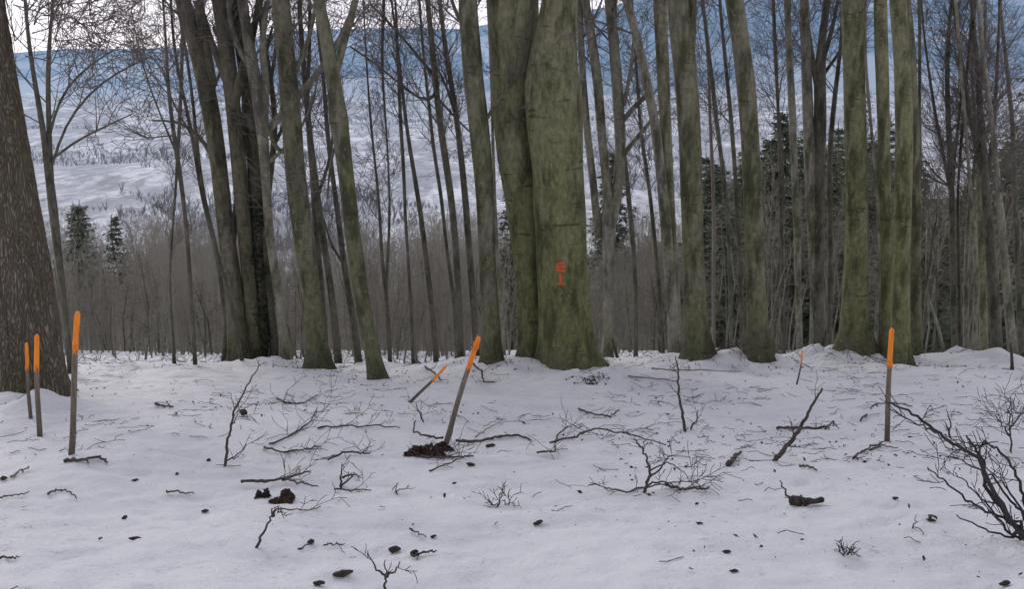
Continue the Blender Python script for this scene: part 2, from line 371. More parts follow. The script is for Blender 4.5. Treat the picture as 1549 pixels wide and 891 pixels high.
# ------------------------------------------------------------------ trees
rnd = random.Random(5)
def grow(mb, p, d, L, r, lvl, up=.12, wob=.16, kids=(5, 4, 3), ang=(.45, .95), rmin=.0022, nseg=None):
    n = nseg or max(3, int(4 + lvl)); s = L / n; pts = [p]; x, y, z = p; dx, dy, dz = d
    g = rnd.gauss
    for i in range(n):
        dx += g(0, wob); dy += g(0, wob); dz += g(0, wob) + up
        l = math.sqrt(dx * dx + dy * dy + dz * dz); dx /= l; dy /= l; dz /= l
        q = (x + dx * s, y + dy * s, z + dz * s)
        r0 = max(rmin, r * (1 - .9 * i / n)); r1 = max(rmin, r * (1 - .9 * (i + 1) / n))
        mb.seg((x, y, z), q, r0, r1); x, y, z = q; pts.append((q, (dx, dy, dz), r1))
    if lvl > 0:
        k = kids[min(len(kids) - 1, len(kids) - lvl)] if lvl <= len(kids) else kids[0]
        for c in range(k):
            t = .2 + .8 * (c + rnd.random()) / k; i = min(n, max(1, int(t * n)))
            q, dd, rr = pts[i]
            a = rnd.uniform(*ang); ph = rnd.uniform(0, 2 * pi)
            v = Vector(dd); o = v.orthogonal(); o.rotate(Matrix.Rotation(ph, 3, v)); nd = v * cos(a) + o * sin(a)
            grow(mb, q, tuple(nd), L * rnd.uniform(.38, .62), max(rmin, rr * .7), lvl - 1, up, wob, kids, ang, rmin)

def pl(s): return [tuple(float(q) for q in a.split(',')) for a in s.split()]
def stem_points(st, D, zb=None, extend=9.0, top_r=.03):
    """pixel polyline + width -> points in the vertical plane at distance D, smoothed, carried down to the ground and up beyond the frame"""
    P = []; Rr = []
    for px, py, wd in st:
        P.append(at(px, py, D)); Rr.append(.5 * wd * D / FOC * .93)
    P = np.array(P); Rr = np.array(Rr)
    if zb is not None:
        g = gz(P[0][0], D) - .35
        if P[0][2] > g:
            dirn = (P[0] - P[1]); dirn /= abs(dirn[2]); ext = P[0] + dirn * (P[0][2] - g) * np.array([.6, .6, 1]); ext[2] = g
            P = np.vstack([ext, P]); Rr = np.concatenate([[Rr[0]], Rr])
    vis = P[-1][2]
    if extend > 0:
        d = (P[-1] - P[-2]); d /= np.linalg.norm(d); a = P[-1].copy(); r0 = Rr[-1]
        for i in range(1, 6):
            d = d * .8 + np.array([rnd.gauss(0, .05), rnd.gauss(0, .05), .25]); d /= np.linalg.norm(d)
            a = a + d * extend / 5; P = np.vstack([P, a]); Rr = np.append(Rr, max(top_r, r0 * (1 - .85 * i / 5)))
    s = np.concatenate([[0], np.cumsum(np.linalg.norm(np.diff(P, axis=0), axis=1))])
    step = .12 if Rr[0] > .1 else .25
    k = max(8, int(s[-1] / step)); t = np.linspace(0, s[-1], k)
    # smooth interpolation
    Q = np.stack([np.interp(t, s, P[:, c]) for c in range(3)], 1); Rq = np.interp(t, s, Rr)
    w = max(1, int(.35 / step))
    for _ in range(2):
        Qp = np.vstack([np.repeat(Q[:1], w, 0), Q, np.repeat(Q[-1:], w, 0)]); ker = np.ones(2 * w + 1) / (2 * w + 1)
        Q2 = np.stack([np.convolve(Qp[:, c], ker, 'valid') for c in range(3)], 1); Q2[0] = Q[0]; Q2[-1] = Q[-1]; Q = Q2
    return Q, Rq, vis
_seed = [0]
def trunk_tube(mb, Q, Rq, base_z, flare=.3, lumps=.05, n=None):
    r = Rq[0]; n = n or (36 if r > .2 else 18 if r > .09 else 10 if r > .04 else 6)
    _seed[0] += 1; sd_ = _seed[0] * 3.7
    th = np.arange(n) * 2 * pi / n; h = Q[:, 2] - base_z
    c, s_ = np.cos(th)[None], np.sin(th)[None]
    mod = 1 + lumps * (vnoise(c * 1.6 + sd_, s_ * 1.6, h[:, None] * 1.2) + .5 * vnoise(c * 4 + sd_, s_ * 4, h[:, None] * 2.2))
    k = rnd.choice([4, 5, 6]); ph = rnd.uniform(0, 6)
    lob = .6 + .8 * np.maximum(0, np.cos(k * th + ph + .5 * np.sin(2 * th + ph)))[None]
    mod = mod + flare * np.exp(-np.maximum(h, -.1)[:, None] / .26) * lob + .05 * flare * lob * np.exp(-np.maximum(h, 0)[:, None] / 1.2)
    mb.tube(Q, Rq, n, mod)

def tree(name, label, cat, D, stems, m='thin', brow=200, dens=1.0, blen=2.2, up=.1, limbs=(), group=None, flare=.3, extend=9, lvl=2, lumps=.05, crown_m='twig', spread=(.5, 1.0), base_px=None, twiggy=0, back=.04):
    st = [pl(s) for s in stems]
    if D is None: D = G(base_px or st[0][0][0], st[0][0][1])[1] + .5 * st[0][0][2] / FOC * 12
    b0 = at(st[0][0][0], st[0][0][1], D); base = np.array([b0[0], D, gz(b0[0], D)])
    t = thing(name, base, label, cat, group)
    mb = MB(); cb = MB(); nbr = 0
    for si, s in enumerate(st):
        Q, Rq, vis = stem_points(s, D + (0 if si == 0 else back * si), base[2] if s[0][1] > 500 or si == 0 else None, extend)
        trunk_tube(mb, Q, Rq, base[2], flare if (si == 0 or s[0][1] > 500) else 0, lumps)
        zlow = at(0, brow, D)[2]
        top = Q[-1][2]
        nb = int(dens * (6 + (top - zlow) * 2.4))
        zf = at(0, -30, D)[2]
        for i in range(nb):
            z = zlow + (top - zlow) * ((i + rnd.random()) / nb) ** 1.15
            k = int(np.searchsorted(Q[:, 2], z)); k = min(k, len(Q) - 2)
            if Q[k][2] < zlow - .3 or (z > zf + 1 and rnd.random() < .6): continue
            d = Q[k + 1] - Q[k]; d /= np.linalg.norm(d); v = Vector(d); o = v.orthogonal(); o.rotate(Matrix.Rotation(rnd.uniform(0, 2 * pi), 3, v))
            a = rnd.uniform(*spread); nd = v * cos(a) + o * sin(a)
            f = 1 - .55 * max(0, (z - zlow) / max(.1, top - zlow))
            p = Q[k] + np.array(o) * Rq[k] * .6
            L = blen * f * rnd.uniform(.5, 1.15)
            grow(cb, tuple(p), tuple(nd), L, min(Rq[k] * .4, .004 + .0075 * L), lvl, up, .13, kids=(7, 4), rmin=.003)
    for lb in limbs:
        q = pl(lb); Q, Rq, _ = stem_points(q, D, None, 0)
        mb.tube(Q, Rq, 10 if Rq[0] > .03 else 6)
        if twiggy is not None:
            for i in range(int(9 + twiggy * 1.5)):
                k = rnd.randrange(len(Q) // 3, len(Q) - 1); d = Q[k + 1] - Q[k]; d /= np.linalg.norm(d); v = Vector(d); o = v.orthogonal(); o.rotate(Matrix.Rotation(rnd.uniform(0, 2 * pi), 3, v))
                nd = v * .7 + o * .7 + Vector((0, 0, .2)); grow(cb, tuple(Q[k]), tuple(nd.normalized()), rnd.uniform(.5, 1.4), .009, 2, .05, .15, (6, 4), rmin=.004)
    tr = mb.build("trunk", M[m], t, origin=base)
    if cb.segs: cb.build("crown", M[crown_m], t, origin=base)
    return t, tr, D, base

# --- the big rough trunk at the left
T1 = tree('large_spruce' if False else 'old_tree', "huge rough brown-barked trunk at the left edge behind three orange-topped stakes", 'tree', 11.3,
     ["50,606,112 44,560,106 40,500,100 30,400,90 12,300,84 -8,150,76 -30,0,66"], 'brown', 60, .15, 2.0, .02,
     limbs=["2,52,9 40,52,6 90,46,5 160,20,3", "-10,80,9 30,60,6 60,30,5 88,-8,3", "0,40,6 60,18,4 120,30,3 190,12,2", "0,120,6 60,60,4 110,55,3 165,66,2", "-5,20,8 40,-5,5 80,-30,3"],
     twiggy=-2, flare=.22, lumps=.07)
# finer displaced bark: subdivide radially through the builder
def rough_trunk():
    t, tr, D, base = T1
    st = pl("50,606,112 44,560,106 40,500,100 30,400,90 12,300,84 -8,150,76 -30,0,66")
    Q, Rq, _ = stem_points(st, D, base[2], 12)
    k = int(len(Q) * 2.6); s = np.linspace(0, len(Q) - 1, k); i0 = np.arange(len(Q))
    Q = np.stack([np.interp(s, i0, Q[:, c]) for c in range(3)], 1); Rq = np.interp(s, i0, Rq)
    n = 150; th = np.arange(n) * 2 * pi / n; h = Q[:, 2] - base[2]
    c, s_ = np.cos(th)[None], np.sin(th)[None]
    mod = 1 + .05 * vnoise(c * 1.5, s_ * 1.5, h[:, None] * .8) + .028 * (1 - 2 * np.abs(vnoise(c * 9, s_ * 9, h[:, None] * 2.6))) + .02 * vnoise(c * 19, s_ * 19, h[:, None] * 9)
    lob = .5 + .9 * np.maximum(0, np.cos(5 * th + 1.1))[None]
    mod = mod + .20 * np.exp(-np.maximum(h, -.1)[:, None] / .22) * lob
    mb = MB(); mb.tube(Q, Rq, n, mod)
    old = tr.data; o = mb.build("trunk", M['brown'], None, origin=base); tr.data = o.data; bpy.data.objects.remove(o); bpy.data.meshes.remove(old)
rough_trunk()

# --- the big double beech in the middle, with its paint mark
T6, T6tr, T6D, T6b = tree('beech_tree', "thickest green beech near the middle, forked above, with a small orange paint mark", 'tree', 14.6,
     ["860,566,100 857,520,92 853,450,84 849,350,80 843,250,86 838,190,90 835,130,88 838,80,74 843,40,62 848,0,56 852,-30,54",
      "806,530,44 802,430,50 794,330,54 781,230,64 773,130,62 770,60,68 775,0,80",
      "806,260,14 802,180,24 800,110,34 800,60,36 798,0,34"], 'beech', -60, .6, 3.0, .05, flare=.45, lumps=.055, back=.42)
bpy.context.view_layer.update()
def paint_mark():
    dg = T6tr.data; bvh = BVHTree.FromPolygons([v.co[:] for v in dg.vertices], [p.vertices[:] for p in dg.polygons])
    strokes = [[(853, 391), (842, 391.5), (840.5, 397), (842, 402.5), (853, 402)], [(841, 397), (852, 396.5)], [(846, 407), (846, 420)], [(841, 421), (852, 421.5)]]
    b = MB()
    for st in strokes:
        P = []
        for i in range(len(st) - 1):
            for k in range(5):
                u = k / 4; px = st[i][0] * (1 - u) + st[i + 1][0] * u; py = st[i][1] * (1 - u) + st[i + 1][1] * u
                p = at(px, py, T6D) - T6b; hit = bvh.ray_cast(Vector((p[0], -3, p[2])), Vector((0, 1, 0)))
                if hit[0]: P.append((np.array(hit[0]), np.array(hit[1])))
        L = []; Rr = []
        for i, (h, nrm) in enumerate(P):
            d = P[min(i + 1, len(P) - 1)][0] - P[max(0, i - 1)][0]; sdv = np.cross(nrm, d); sdv /= np.linalg.norm(sdv) + 1e-9
            wv = .015 + .006 * rnd.random(); o = nrm * (.004 if nrm[1] < 0 else -.004)
            L += [h + sdv * wv + o, h - sdv * wv + o]
        k = len(P); b.quads(L, [[2 * i, 2 * i + 1, 2 * i + 3, 2 * i + 2] for i in range(k - 1)])
    o = b.build("paint_mark", M['mark'], T6)
paint_mark()

BIG = [
 # label, D, stems, material, brow, dens, blen, limbs
 ("thick dark double trunk leaning left, leftmost of the big cluster", 17.2, ["364,546,38 353,440,30 341,340,27 330,240,26 316,150,28 299,80,26 277,0,22", "386,540,22 376,420,22 366,300,24 357,200,24 346,100,24 333,0,25"], 'dark2', 60, .6, 2.2, ["322,130,16 312,70,14 298,0,12", "352,160,18 372,90,14 388,30,10 392,-10,9", "330,250,10 300,200,6 270,180,4 230,182,3", "342,120,14 318,60,10 300,-5,8"]),
 ("pale crooked stem in the cluster beside the dark ivy trunk", 17.0, ["432,542,17 424,460,15 408,360,14 402,280,14 398,200,18 384,110,20 372,40,16 366,-5,16"], 'grey', 120, .8, 2.0, ["398,205,14 430,168,12 470,125,11 490,100,10 516,60,9 536,10,8 545,-20,7", "400,180,12 405,120,12 392,60,10 405,0,9", "384,110,10 352,60,8 345,0,7", "400,250,7 440,220,5 470,170,4 480,120,3"]),
 ("stout olive trunk right of the cluster with a dark broad foot", None, ["484,558,38 476,500,34 466,400,33 454,320,34 445,240,32 438,140,30 430,60,28 424,-4,28"], 'olive', 60, .7, 2.2, ["446,220,9 425,240,8 408,205,7 400,170,5", "440,120,10 465,70,7 480,0,5"]),
 ("leaning trunk with swollen knot and fork near the top, left of the tilted stake", None, ["572,574,24 562,530,24 545,440,26 532,340,25 522,250,26 515,200,28 512,178,32 509,150,25 500,90,23 492,50,20 482,-4,18"], 'olive', 30, .7, 2.0, ["508,110,13 518,70,12 530,30,11 540,-8,10", "514,200,6 500,240,4 495,300,3"]),
 ("straight mossy trunk just left of the big forked beech", None, ["746,548,30 742,480,29 738,400,28 734,300,30 727,210,32 716,120,32 710,50,31 707,-4,30"], 'olive', 60, .8, 2.2, ["730,190,7 760,140,4 790,110,3", "712,60,8 690,20,6 680,-10,5"]),
 ("broad dark-footed olive trunk splitting into two leaders at the top of the frame", None, ["1057,544,42 1052,470,37 1049,400,36 1046,300,36 1043,200,36 1038,120,36 1032,60,36 1024,-4,34"], 'olive', 0, .6, 2.4, ["1040,110,18 1046,60,16 1047,-5,15"]),
 ("straight green-brown trunk leaning slightly left, right of the one with two leaders", None, ["1150,548,40 1145,490,32 1142,400,30 1139,300,30 1134,200,30 1128,120,29 1120,60,27 1110,-4,28"], 'olive', 20, .6, 2.0, []),
 ("smooth green beech with a wide foot standing behind the lumpy snow mound", None, ["1292,530,50 1292,480,44 1295,400,38 1296,300,34 1294,200,33 1292,100,32 1288,-4,32"], 'beech', -20, .6, 2.4, []),
 ("right stem of the close pair behind the rightmost tall stake, mossy and dark-footed", 14.9, ["1363,563,32 1362,500,30 1363,400,28 1366,300,27 1368,200,27 1365,100,26 1358,-4,24"], 'beech', 0, .6, 2.2, []),
 ("left stem of the close pair behind the rightmost tall stake, straight and slender", 16.2, ["1342,540,19 1341,400,18 1339,300,18 1337,200,19 1334,100,20 1331,-4,20"], 'beech', 0, .6, 2.2, []),
 ("green-grey stem half hidden behind the pair by the rightmost stake", 16.6, ["1386,550,18 1385,450,18 1385,350,17 1384,250,18 1380,150,18 1376,60,16 1370,-4,14"], 'olive', 0, .5, 2.2, []),
 ("pale straight stem, left one of two leaning side by side before the two-leader trunk", 17.0, ["1022,535,20 1016,450,19 1008,350,18 1000,260,16 990,180,15 976,110,14 962,50,13 946,-4,13"], 'grey', 60, .8, 2.2, []),
 ("slender pale green stem running straight up against the two-leader trunk", 17.2, ["1027,538,14 1020,440,18 1013,340,19 1008,220,19 1003,110,20 998,-4,21"], 'grey2', 40, .8, 2.0, []),
 ("grey many-limbed tree with forks just right of the big forked beech", 18.0, ["918,556,18 920,480,16 921,400,20 922,340,24 918,280,14 910,200,15 903,110,15 892,40,14 884,-4,13", "922,350,18 934,290,18 939,230,17 936,160,18 931,90,17 926,40,15 920,-4,14", "906,360,14 898,280,12 888,200,12 880,100,11 876,-4,10"], 'grey', 120, 1.0, 2.2, ["938,240,8 958,215,7 978,190,7 1000,165,5", "940,185,9 960,160,8 982,140,7", "944,160,7 955,100,5 960,40,4"]),
 ("dark twisted stem forked into several leaders high up, before the snow mound", 19, ["1238,538,22 1236,450,20 1237,350,21 1238,250,21 1241,180,20 1240,110,18 1243,60,13 1252,-4,11"], 'thin', 120, 1.2, 2.0, ["1240,150,10 1228,90,9 1222,40,8 1214,-4,7", "1241,100,9 1258,50,7 1268,-4,5", "1240,120,7 1262,90,5 1285,55,4"]),
 ("straight grey stem with pale edge, second of the slim group before the mound", 19, ["1232,540,15 1232,440,14 1228,330,16 1224,220,18 1220,110,16 1216,-4,14"], 'grey', 60, .8, 1.8, []),
]
M['dark2'] = bark("cluster_bark", (.18, .165, .13), (.13, .13, .075), .5, .35)
M['grey2'] = bark("pale_green_bark", (.30, .29, .22), (.215, .225, .12), .55, .3)
for lab, D, st, m, br, de, bl, limbs in BIG:
    tree('tall_tree', lab, 'tree', D, st, m, br, de, bl, .07, limbs, flare=.48, lumps=.06, twiggy=-1)

# ivy trunk: dark mass of leaves round a trunk
t, tr, D, b0 = tree('ivy_tree', "trunk thickly wrapped in dark ivy inside the big left cluster", 'tree', 17.4, ["398,542,24 396,440,24 391,340,24 384,250,22 376,150,18 360,60,14 352,-4,13"], 'dark', 60, .5, 2.0)
lb = MB(); st = pl("398,542,34 396,480,38 392,400,38 388,330,34 384,290,20")
Q, Rq, _ = stem_points(st, D, None, 0)
V = []; 
for i in range(3600):
    k = rnd.randrange(len(Q)); a = rnd.uniform(0, 2 * pi); r = Rq[k] * rnd.uniform(.55, 1.05) * (1 + .3 * sin(k * .7 + 2 * a))
    c = Q[k] + np.array([cos(a) * r, sin(a) * r, rnd.uniform(-.08, .08)])
    e1 = np.array([rnd.gauss(0, 1) for _ in range(3)]); e1 /= np.linalg.norm(e1); e2 = np.cross(e1, [rnd.gauss(0, 1) for _ in range(3)]); e2 /= np.linalg.norm(e2); s = rnd.uniform(.018, .035)
    V += [c + e1 * s, c + e2 * s, c - e1 * s, c - e2 * s]
lb.quads(V, np.arange(len(V)).reshape(-1, 4)); lb.build("ivy", M['ivy'], t, False, origin=b0)

THIN = [
 ("crooked dark stem squeezed inside the big left cluster, crossing its neighbours", 17.6, ["340,545,12 348,450,11 352,360,11 362,280,11 372,200,10 368,130,10 380,60,9 396,-4,8"], 'dark', 60, .8, 1.5, ["372,200,6 392,150,5 400,90,5 412,40,4", "366,140,6 345,90,5 322,40,4"]),
 ("dark stem curving outward on the right side of the big left cluster", 17.3, ["418,545,13 410,460,12 402,380,12 404,300,11 412,240,10 418,180,9 408,110,9 396,50,8 392,-4,7"], 'dark', 60, .8, 1.5, ["414,220,7 430,190,5 436,150,4", "410,120,6 420,60,5 418,0,4"]),
 ("grey stem behind the big left cluster, seen through its gaps", 18.4, ["372,545,13 366,450,12 338,330,12 326,240,11 322,170,10 310,90,9 306,-4,8"], 'thin', 100, .8, 1.5, ["318,150,5 336,100,4 350,40,4"]),
 ("slim two-stemmed tree with long arching right limb beside the huge left trunk", 13.6, ["104,530,9 98,460,9 90,400,11 82,330,15 74,260,13 66,200,9 52,120,7 42,60,6 38,-4,5", "78,290,10 74,200,8 72,100,7 76,40,5 82,-4,4"], 'thin', 230, .55, 1.5, ["80,245,5 96,190,4 120,155,4 150,125,3 190,100,3 230,84,2", "80,240,4 110,215,4 150,195,3 200,172,2", "76,200,5 90,140,4 130,100,3 180,70,2"]),
 ("thin dark stem with fan of fine twigs, left of the big cluster", 15.2, ["290,470,7 286,400,7 281,330,7 272,260,8 262,200,7 255,140,6 252,90,5 250,40,4 246,-4,3"], 'thin', 170, 1.0, 1.3, ["268,235,4 250,190,3 228,140,3 205,60,2 200,20,2", "264,205,3 240,205,3 225,212,2 205,200,2"]),
 ("thin dark stem just left of the cluster, with a crooked side twig", 15.6, ["345,440,7 322,360,7 306,300,7 297,240,7 288,190,6 272,120,5 262,70,5 260,20,4 258,-4,4"], 'thin', 180, .9, 1.2, ["290,205,4 275,180,3 258,150,3 245,100,2"]),
 ("slim bent stem crossing behind the leftmost cluster trunk low down", 18.5, ["352,545,9 340,470,9 332,400,9 318,340,8 308,300,7 300,240,6"], 'thin', 300, 1.0, 1.0, []),
 ("dark slim trunk between the stout olive trunk and the leaning knotted one", 18.2, ["512,548,13 505,470,12 495,400,11 484,330,13 474,260,13 468,200,10 462,130,9 456,60,8 452,-4,7"], 'thin', 220, 1.3, 1.5, ["480,300,6 500,240,5 505,190,4"]),
 ("second dark slim trunk close left of the leaning knotted trunk", 18.6, ["543,548,12 534,480,11 520,400,10 512,330,9 502,260,8 494,190,7 490,120,6 480,40,5 478,-4,4"], 'thin', 240, 1.3, 1.4, ["520,400,5 500,370,4 490,330,3"]),
 ("grey-brown stem rising from behind the foot of the stout olive trunk", 18.8, ["492,545,14 486,450,13 480,380,13 476,300,11 470,230,9 464,160,7"], 'thin', 200, 1.2, 1.4, []),
 ("thin forked stem with two dark leaders, nearest right of the leaning knotted trunk", 18.4, ["590,545,7 586,460,7 578,400,6 575,330,5 570,270,4 562,200,4 556,120,3 552,50,2", "584,440,5 587,380,5 590,320,4 588,260,3 584,190,3"], 'thin', 340, 1.3, 1.0, []),
 ("dark hair-thin stem bundle reaching up through the blue hill, left stem", 17.8, ["625,545,6 622,480,6 618,400,5 613,330,5 611,260,6 606,190,6 603,110,5 600,40,4 598,-4,3"], 'thin', 190, 1.2, 1.0, []),
 ("twin of the thin bundle before the blue hill, leaning right at its foot", 17.9, ["660,548,9 655,480,9 646,400,9 636,320,8 626,260,7 616,200,6 608,130,5 600,60,4 594,10,3"], 'thin', 200, 1.2, 1.1, []),
 ("thin straight stem between the forked thin one and the bundle", 19.5, ["692,545,8 688,460,7 676,380,6 668,300,6 655,220,6 648,150,5 640,80,4 634,-4,4"], 'thin', 260, 1.1, 1.1, []),
 ("dark slender tree crossed by slanting branches, left of the straight mossy trunk", 17.2, ["697,550,12 694,460,12 690,380,11 683,300,11 672,230,11 662,160,10 656,90,9 650,30,8 646,-4,8"], 'thin', 230, 1.6, 1.7, ["660,120,5 630,80,4 590,35,4 560,5,3", "662,140,6 655,170,5 620,140,4 570,95,3 530,70,3", "664,150,4 700,190,3 730,215,3"]),
 ("slender tree nearest the straight mossy trunk on its left side", 17.6, ["722,548,11 716,460,11 710,380,11 704,300,11 698,240,10 690,170,9 680,110,8 672,60,7 664,-4,6"], 'thin', 230, 1.6, 1.6, ["690,180,4 676,130,4 660,100,3"]),
 ("thin pale-footed stem right behind the straight mossy trunk", 19, ["762,545,8 758,450,7 752,380,7 748,300,6"], 'grey', 340, .8, .8, []),
 ("dark thin stem with leaning top between the grey many-limbed tree and the pale stems", 19.4, ["962,540,7 962,440,7 957,360,8 951,300,8 946,240,6 938,180,5"], 'thin', 320, 1.4, 1.0, []),
 ("thin dark stem close before the pale straight pair, forked low", 19.6, ["1003,540,7 998,440,7 990,360,7 982,280,6 972,220,6 966,160,5 962,90,4"], 'thin', 300, 1.4, 1.1, []),
 ("short dark leaning stub beside the grey many-limbed tree's foot", 16.2, ["938,552,5 930,530,5 926,512,4"], 'dark', 1000, 0, .1, []),
 ("thin leaning stem crossing the blue hill right of the two-leader trunk", 18.8, ["1106,500,7 1104,420,7 1102,340,6 1094,260,7 1086,200,7 1078,130,7 1070,60,6 1062,-4,6"], 'thin', 200, 1.2, 1.2, []),
 ("second thin stem right of the two-leader trunk, straighter and darker", 19.2, ["1124,520,7 1120,420,7 1116,340,7 1112,260,7 1106,180,7 1098,100,6 1092,40,5 1088,-4,5"], 'thin', 220, 1.2, 1.2, []),
 ("reddish thin stem between the two-leader trunk and the green-brown one", 20, ["1080,530,6 1079,440,6 1080,340,6 1078,260,6 1074,180,5"], 'sapling', 260, 1.2, 1.0, []),
 ("slim grey stem with pale side, leftmost of the slim group before the mound", 18.6, ["1210,545,11 1208,460,11 1206,360,12 1202,260,12 1198,160,12 1194,80,11 1190,-4,10"], 'grey', 100, .9, 1.4, []),
 ("thin straight stem just right of the green-brown trunk", 19.5, ["1186,545,6 1184,450,6 1182,340,6 1180,240,6 1176,140,5 1172,40,4"], 'thin', 180, 1.3, 1.1, []),
 ("hairline stem with fine upright twigs against the hill, right of the green-brown trunk", 20.5, ["1168,540,5 1176,420,5 1186,300,5 1180,200,5 1174,120,4 1170,60,3"], 'thin', 220, 1.8, 1.3, []),
 ("thin stem between the slim group and the wide-footed beech", 19.8, ["1254,540,9 1256,440,9 1256,340,9 1254,240,9 1262,150,8 1272,70,6 1276,-4,5"], 'thin', 160, 1.2, 1.4, []),
 ("thin stem between the wide-footed beech and the close pair, slightly bent", 17.4, ["1326,545,6 1325,480,6 1330,420,5 1331,350,5 1326,280,4"], 'grey', 320, .8, .9, []),
 ("tall thin tree with rising twigs, first to the right of the close pair", 17.6, ["1445,548,10 1442,460,10 1441,380,9 1440,300,9 1437,240,9 1434,170,8 1432,100,7 1436,30,5 1440,-4,4", "1440,300,6 1426,230,6 1414,170,5 1404,100,4 1396,40,3", "1440,290,6 1446,210,5 1456,140,4 1452,60,3"], 'thin', 300, 1.3, 1.5, []),
 ("leaning thin dead stem right of the close pair, curving down to the snow", 16.2, ["1430,548,6 1424,510,6 1412,470,5 1400,440,4"], 'grey', 1000, 0, .1, []),
 ("dark tree with many steep leaders before the right-hand evergreens", 17.4, ["1508,545,20 1505,470,18 1500,400,17 1494,330,15 1490,260,12 1484,190,11 1480,120,8 1474,50,6 1470,-4,5", "1496,300,9 1478,230,8 1464,160,7 1454,90,6 1444,20,5", "1494,270,8 1504,190,6 1508,110,5 1512,30,4"], 'thin', 320, 1.1, 1.7, []),
 ("pale leaning tree at the right edge, base in the low snow hump", 16.8, ["1534,548,16 1526,470,14 1520,400,13 1514,330,12 1508,260,9 1500,180,8 1488,90,7 1480,10,6"], 'grey', 320, 1.0, 1.5, []),
 ("slim pale stem second of the thin ones before the right evergreens", 17.0, ["1474,552,8 1476,470,8 1477,400,8 1472,330,8 1466,260,6 1460,180,5"], 'grey', 330, 1.4, 1.3, []),
 ("thin grey stem between the first twiggy tree and the slim pale one", 17.9, ["1462,545,10 1461,470,9 1462,400,8 1464,340,7"], 'grey', 360, 1.2, 1.0, []),
 ("very thin dark stem right beside the first twiggy tree at right", 17.7, ["1452,548,5 1451,460,5 1450,380,5 1448,300,4"], 'dark', 340, .6, .9, []),
 ("broad grey stem behind the dark tree with steep leaders", 19, ["1489,540,14 1487,450,13 1484,360,12 1480,280,10 1476,200,7 1470,120,5"], 'grey2', 300, .9, 1.6, []),
 ("thin upright stem directly right of the close pair", 17.2, ["1391,545,6 1390,480,6 1391,420,5 1389,350,4"], 'thin', 360, 1.0, .8, []),
 ("far right thin tree fanning upward beyond the pale leaning one", 19.5, ["1545,530,9 1540,430,9 1536,340,9 1534,260,8 1532,190,7 1524,110,6 1516,40,5"], 'thin', 360, 1.2, 1.5, []),
 ("black thin snag standing in the snow at the right edge", 14.2, ["1532,575,6 1531,545,5 1529,520,4"], 'dark', 1000, 0, .1, []),
 ("small dark stem standing in the snow right of the three left stakes", 15.4, ["264,560,7 263,535,6 261,500,5 258,460,4 256,400,4 262,340,3"], 'thin', 420, 1.2, .8, []),
]
for lab, D, st, m, br, de, bl, limbs in THIN:
    tree('slender_tree' if de else 'dead_snag', lab, 'tree' if de else 'dead stem', D, st, m, br, de, bl, .10, limbs, flare=.2, extend=6 if de else 0, lumps=.03, twiggy=-3, spread=(.35, .8), lvl=2)

# ------------------------------------------------------------------ conifers
def conifer_meshes(seed, H, rad, m, droop=.25, sparse=1.0):
    r = random.Random(seed); tb = MB(); P = [(0, 0, -.4)] + [(r.gauss(0, .02) * i, r.gauss(0, .02) * i, H * i / 8) for i in range(1, 9)]
    tb.tube(P, [H * .012 * (1 - .92 * i / 8) + .01 for i in range(9)], 8)
    V = []; z = H * .06
    while z < H * .98:
        f = 1 - z / H; L0 = rad * (f ** .8) * (.9 + .2 * sin(z * 3)); nb = int((7 + 8 * f) * sparse)
        for k in range(nb):
            a = r.uniform(0, 2 * pi); L = L0 * r.uniform(.55, 1.15) + .15; dr = droop * r.uniform(.4, 1.5)
            prev = np.array([0, 0, z]); ns = max(3, int(L / .28))
            for i in range(1, ns + 1):
                u = i / ns; c = np.array([cos(a) * L * u, sin(a) * L * u, z - dr * L * u * u * 1.2 + .1 * u * L])
                tb.seg(prev, c, .018 * (1 - u) + .006, .018 * (1 - u) + .004); prev = c
                for q in range(9):
                    s = r.uniform(.10, .28) * (1.1 - .35 * u); o = np.array([r.gauss(0, .13), r.gauss(0, .13), r.gauss(-.04, .07)])
                    e = np.array([cos(a) + r.gauss(0, .8), sin(a) + r.gauss(0, .8), r.gauss(-.3, .35)]); e /= np.linalg.norm(e)
                    g = np.cross(e, [r.gauss(0, .5), r.gauss(0, .5), 1]); g /= np.linalg.norm(g) + 1e-6
                    cc = c + o; V += [cc - g * s * .42, cc + e * s * 1.25, cc + g * s * .42]
        z += H * .022 + .10
    nb_ = MB(); nb_.tris(V, np.arange(len(V)).reshape(-1, 3))
    return tb, nb_
CON = []
for i, (H, rad, m, dr, spz) in enumerate([(16, 2.6, 'needle', .35, 1.0), (13, 2.4, 'needle', .25, .9), (10, 2.0, 'needle', .2, 1.0), (12, 2.6, 'pine', .05, .6)]):
    t = thing('conifer', (0, 0, 0), 'x', 'conifer'); a, b = conifer_meshes(40 + i, H, rad, m, dr, spz)
    a.build('trunk', M['dark'], t); b.build('crown', M[m], t, False); CON.append((t, H))
used = set()
def put_conifer(v, px, Y, toprow, label, group=None):
    src, H = CON[v]; x = (px - CX) / FOC * Y / cos(PITCH); g = gz(x, Y); top = at(px, toprow, Y)[2]; s = (top - g) / H
    if v in used:
        o = src.copy(); COL.objects.link(o)
        for c in src.children: d = c.copy(); COL.objects.link(d); d.parent = o
    else: o = src; used.add(v)
    o.location = (x, Y, g - .1); o.scale = (max(s, .62), max(s, .62), s); o.rotation_euler = (0, 0, rnd.uniform(0, 6)); o["label"] = label
    if group: o["group"] = group
    elif "group" in o: del o["group"]
    return o
put_conifer(2, 130, 62, 300, "small dark spruce tip left, standing above the sapling thicket")
put_conifer(3, 182, 70, 322, "pale green pine top rising from the thicket right of the small spruce tip")
put_conifer(3, 775, 40, 265, "light green pine glimpsed between the mossy trunk and the forked beech")
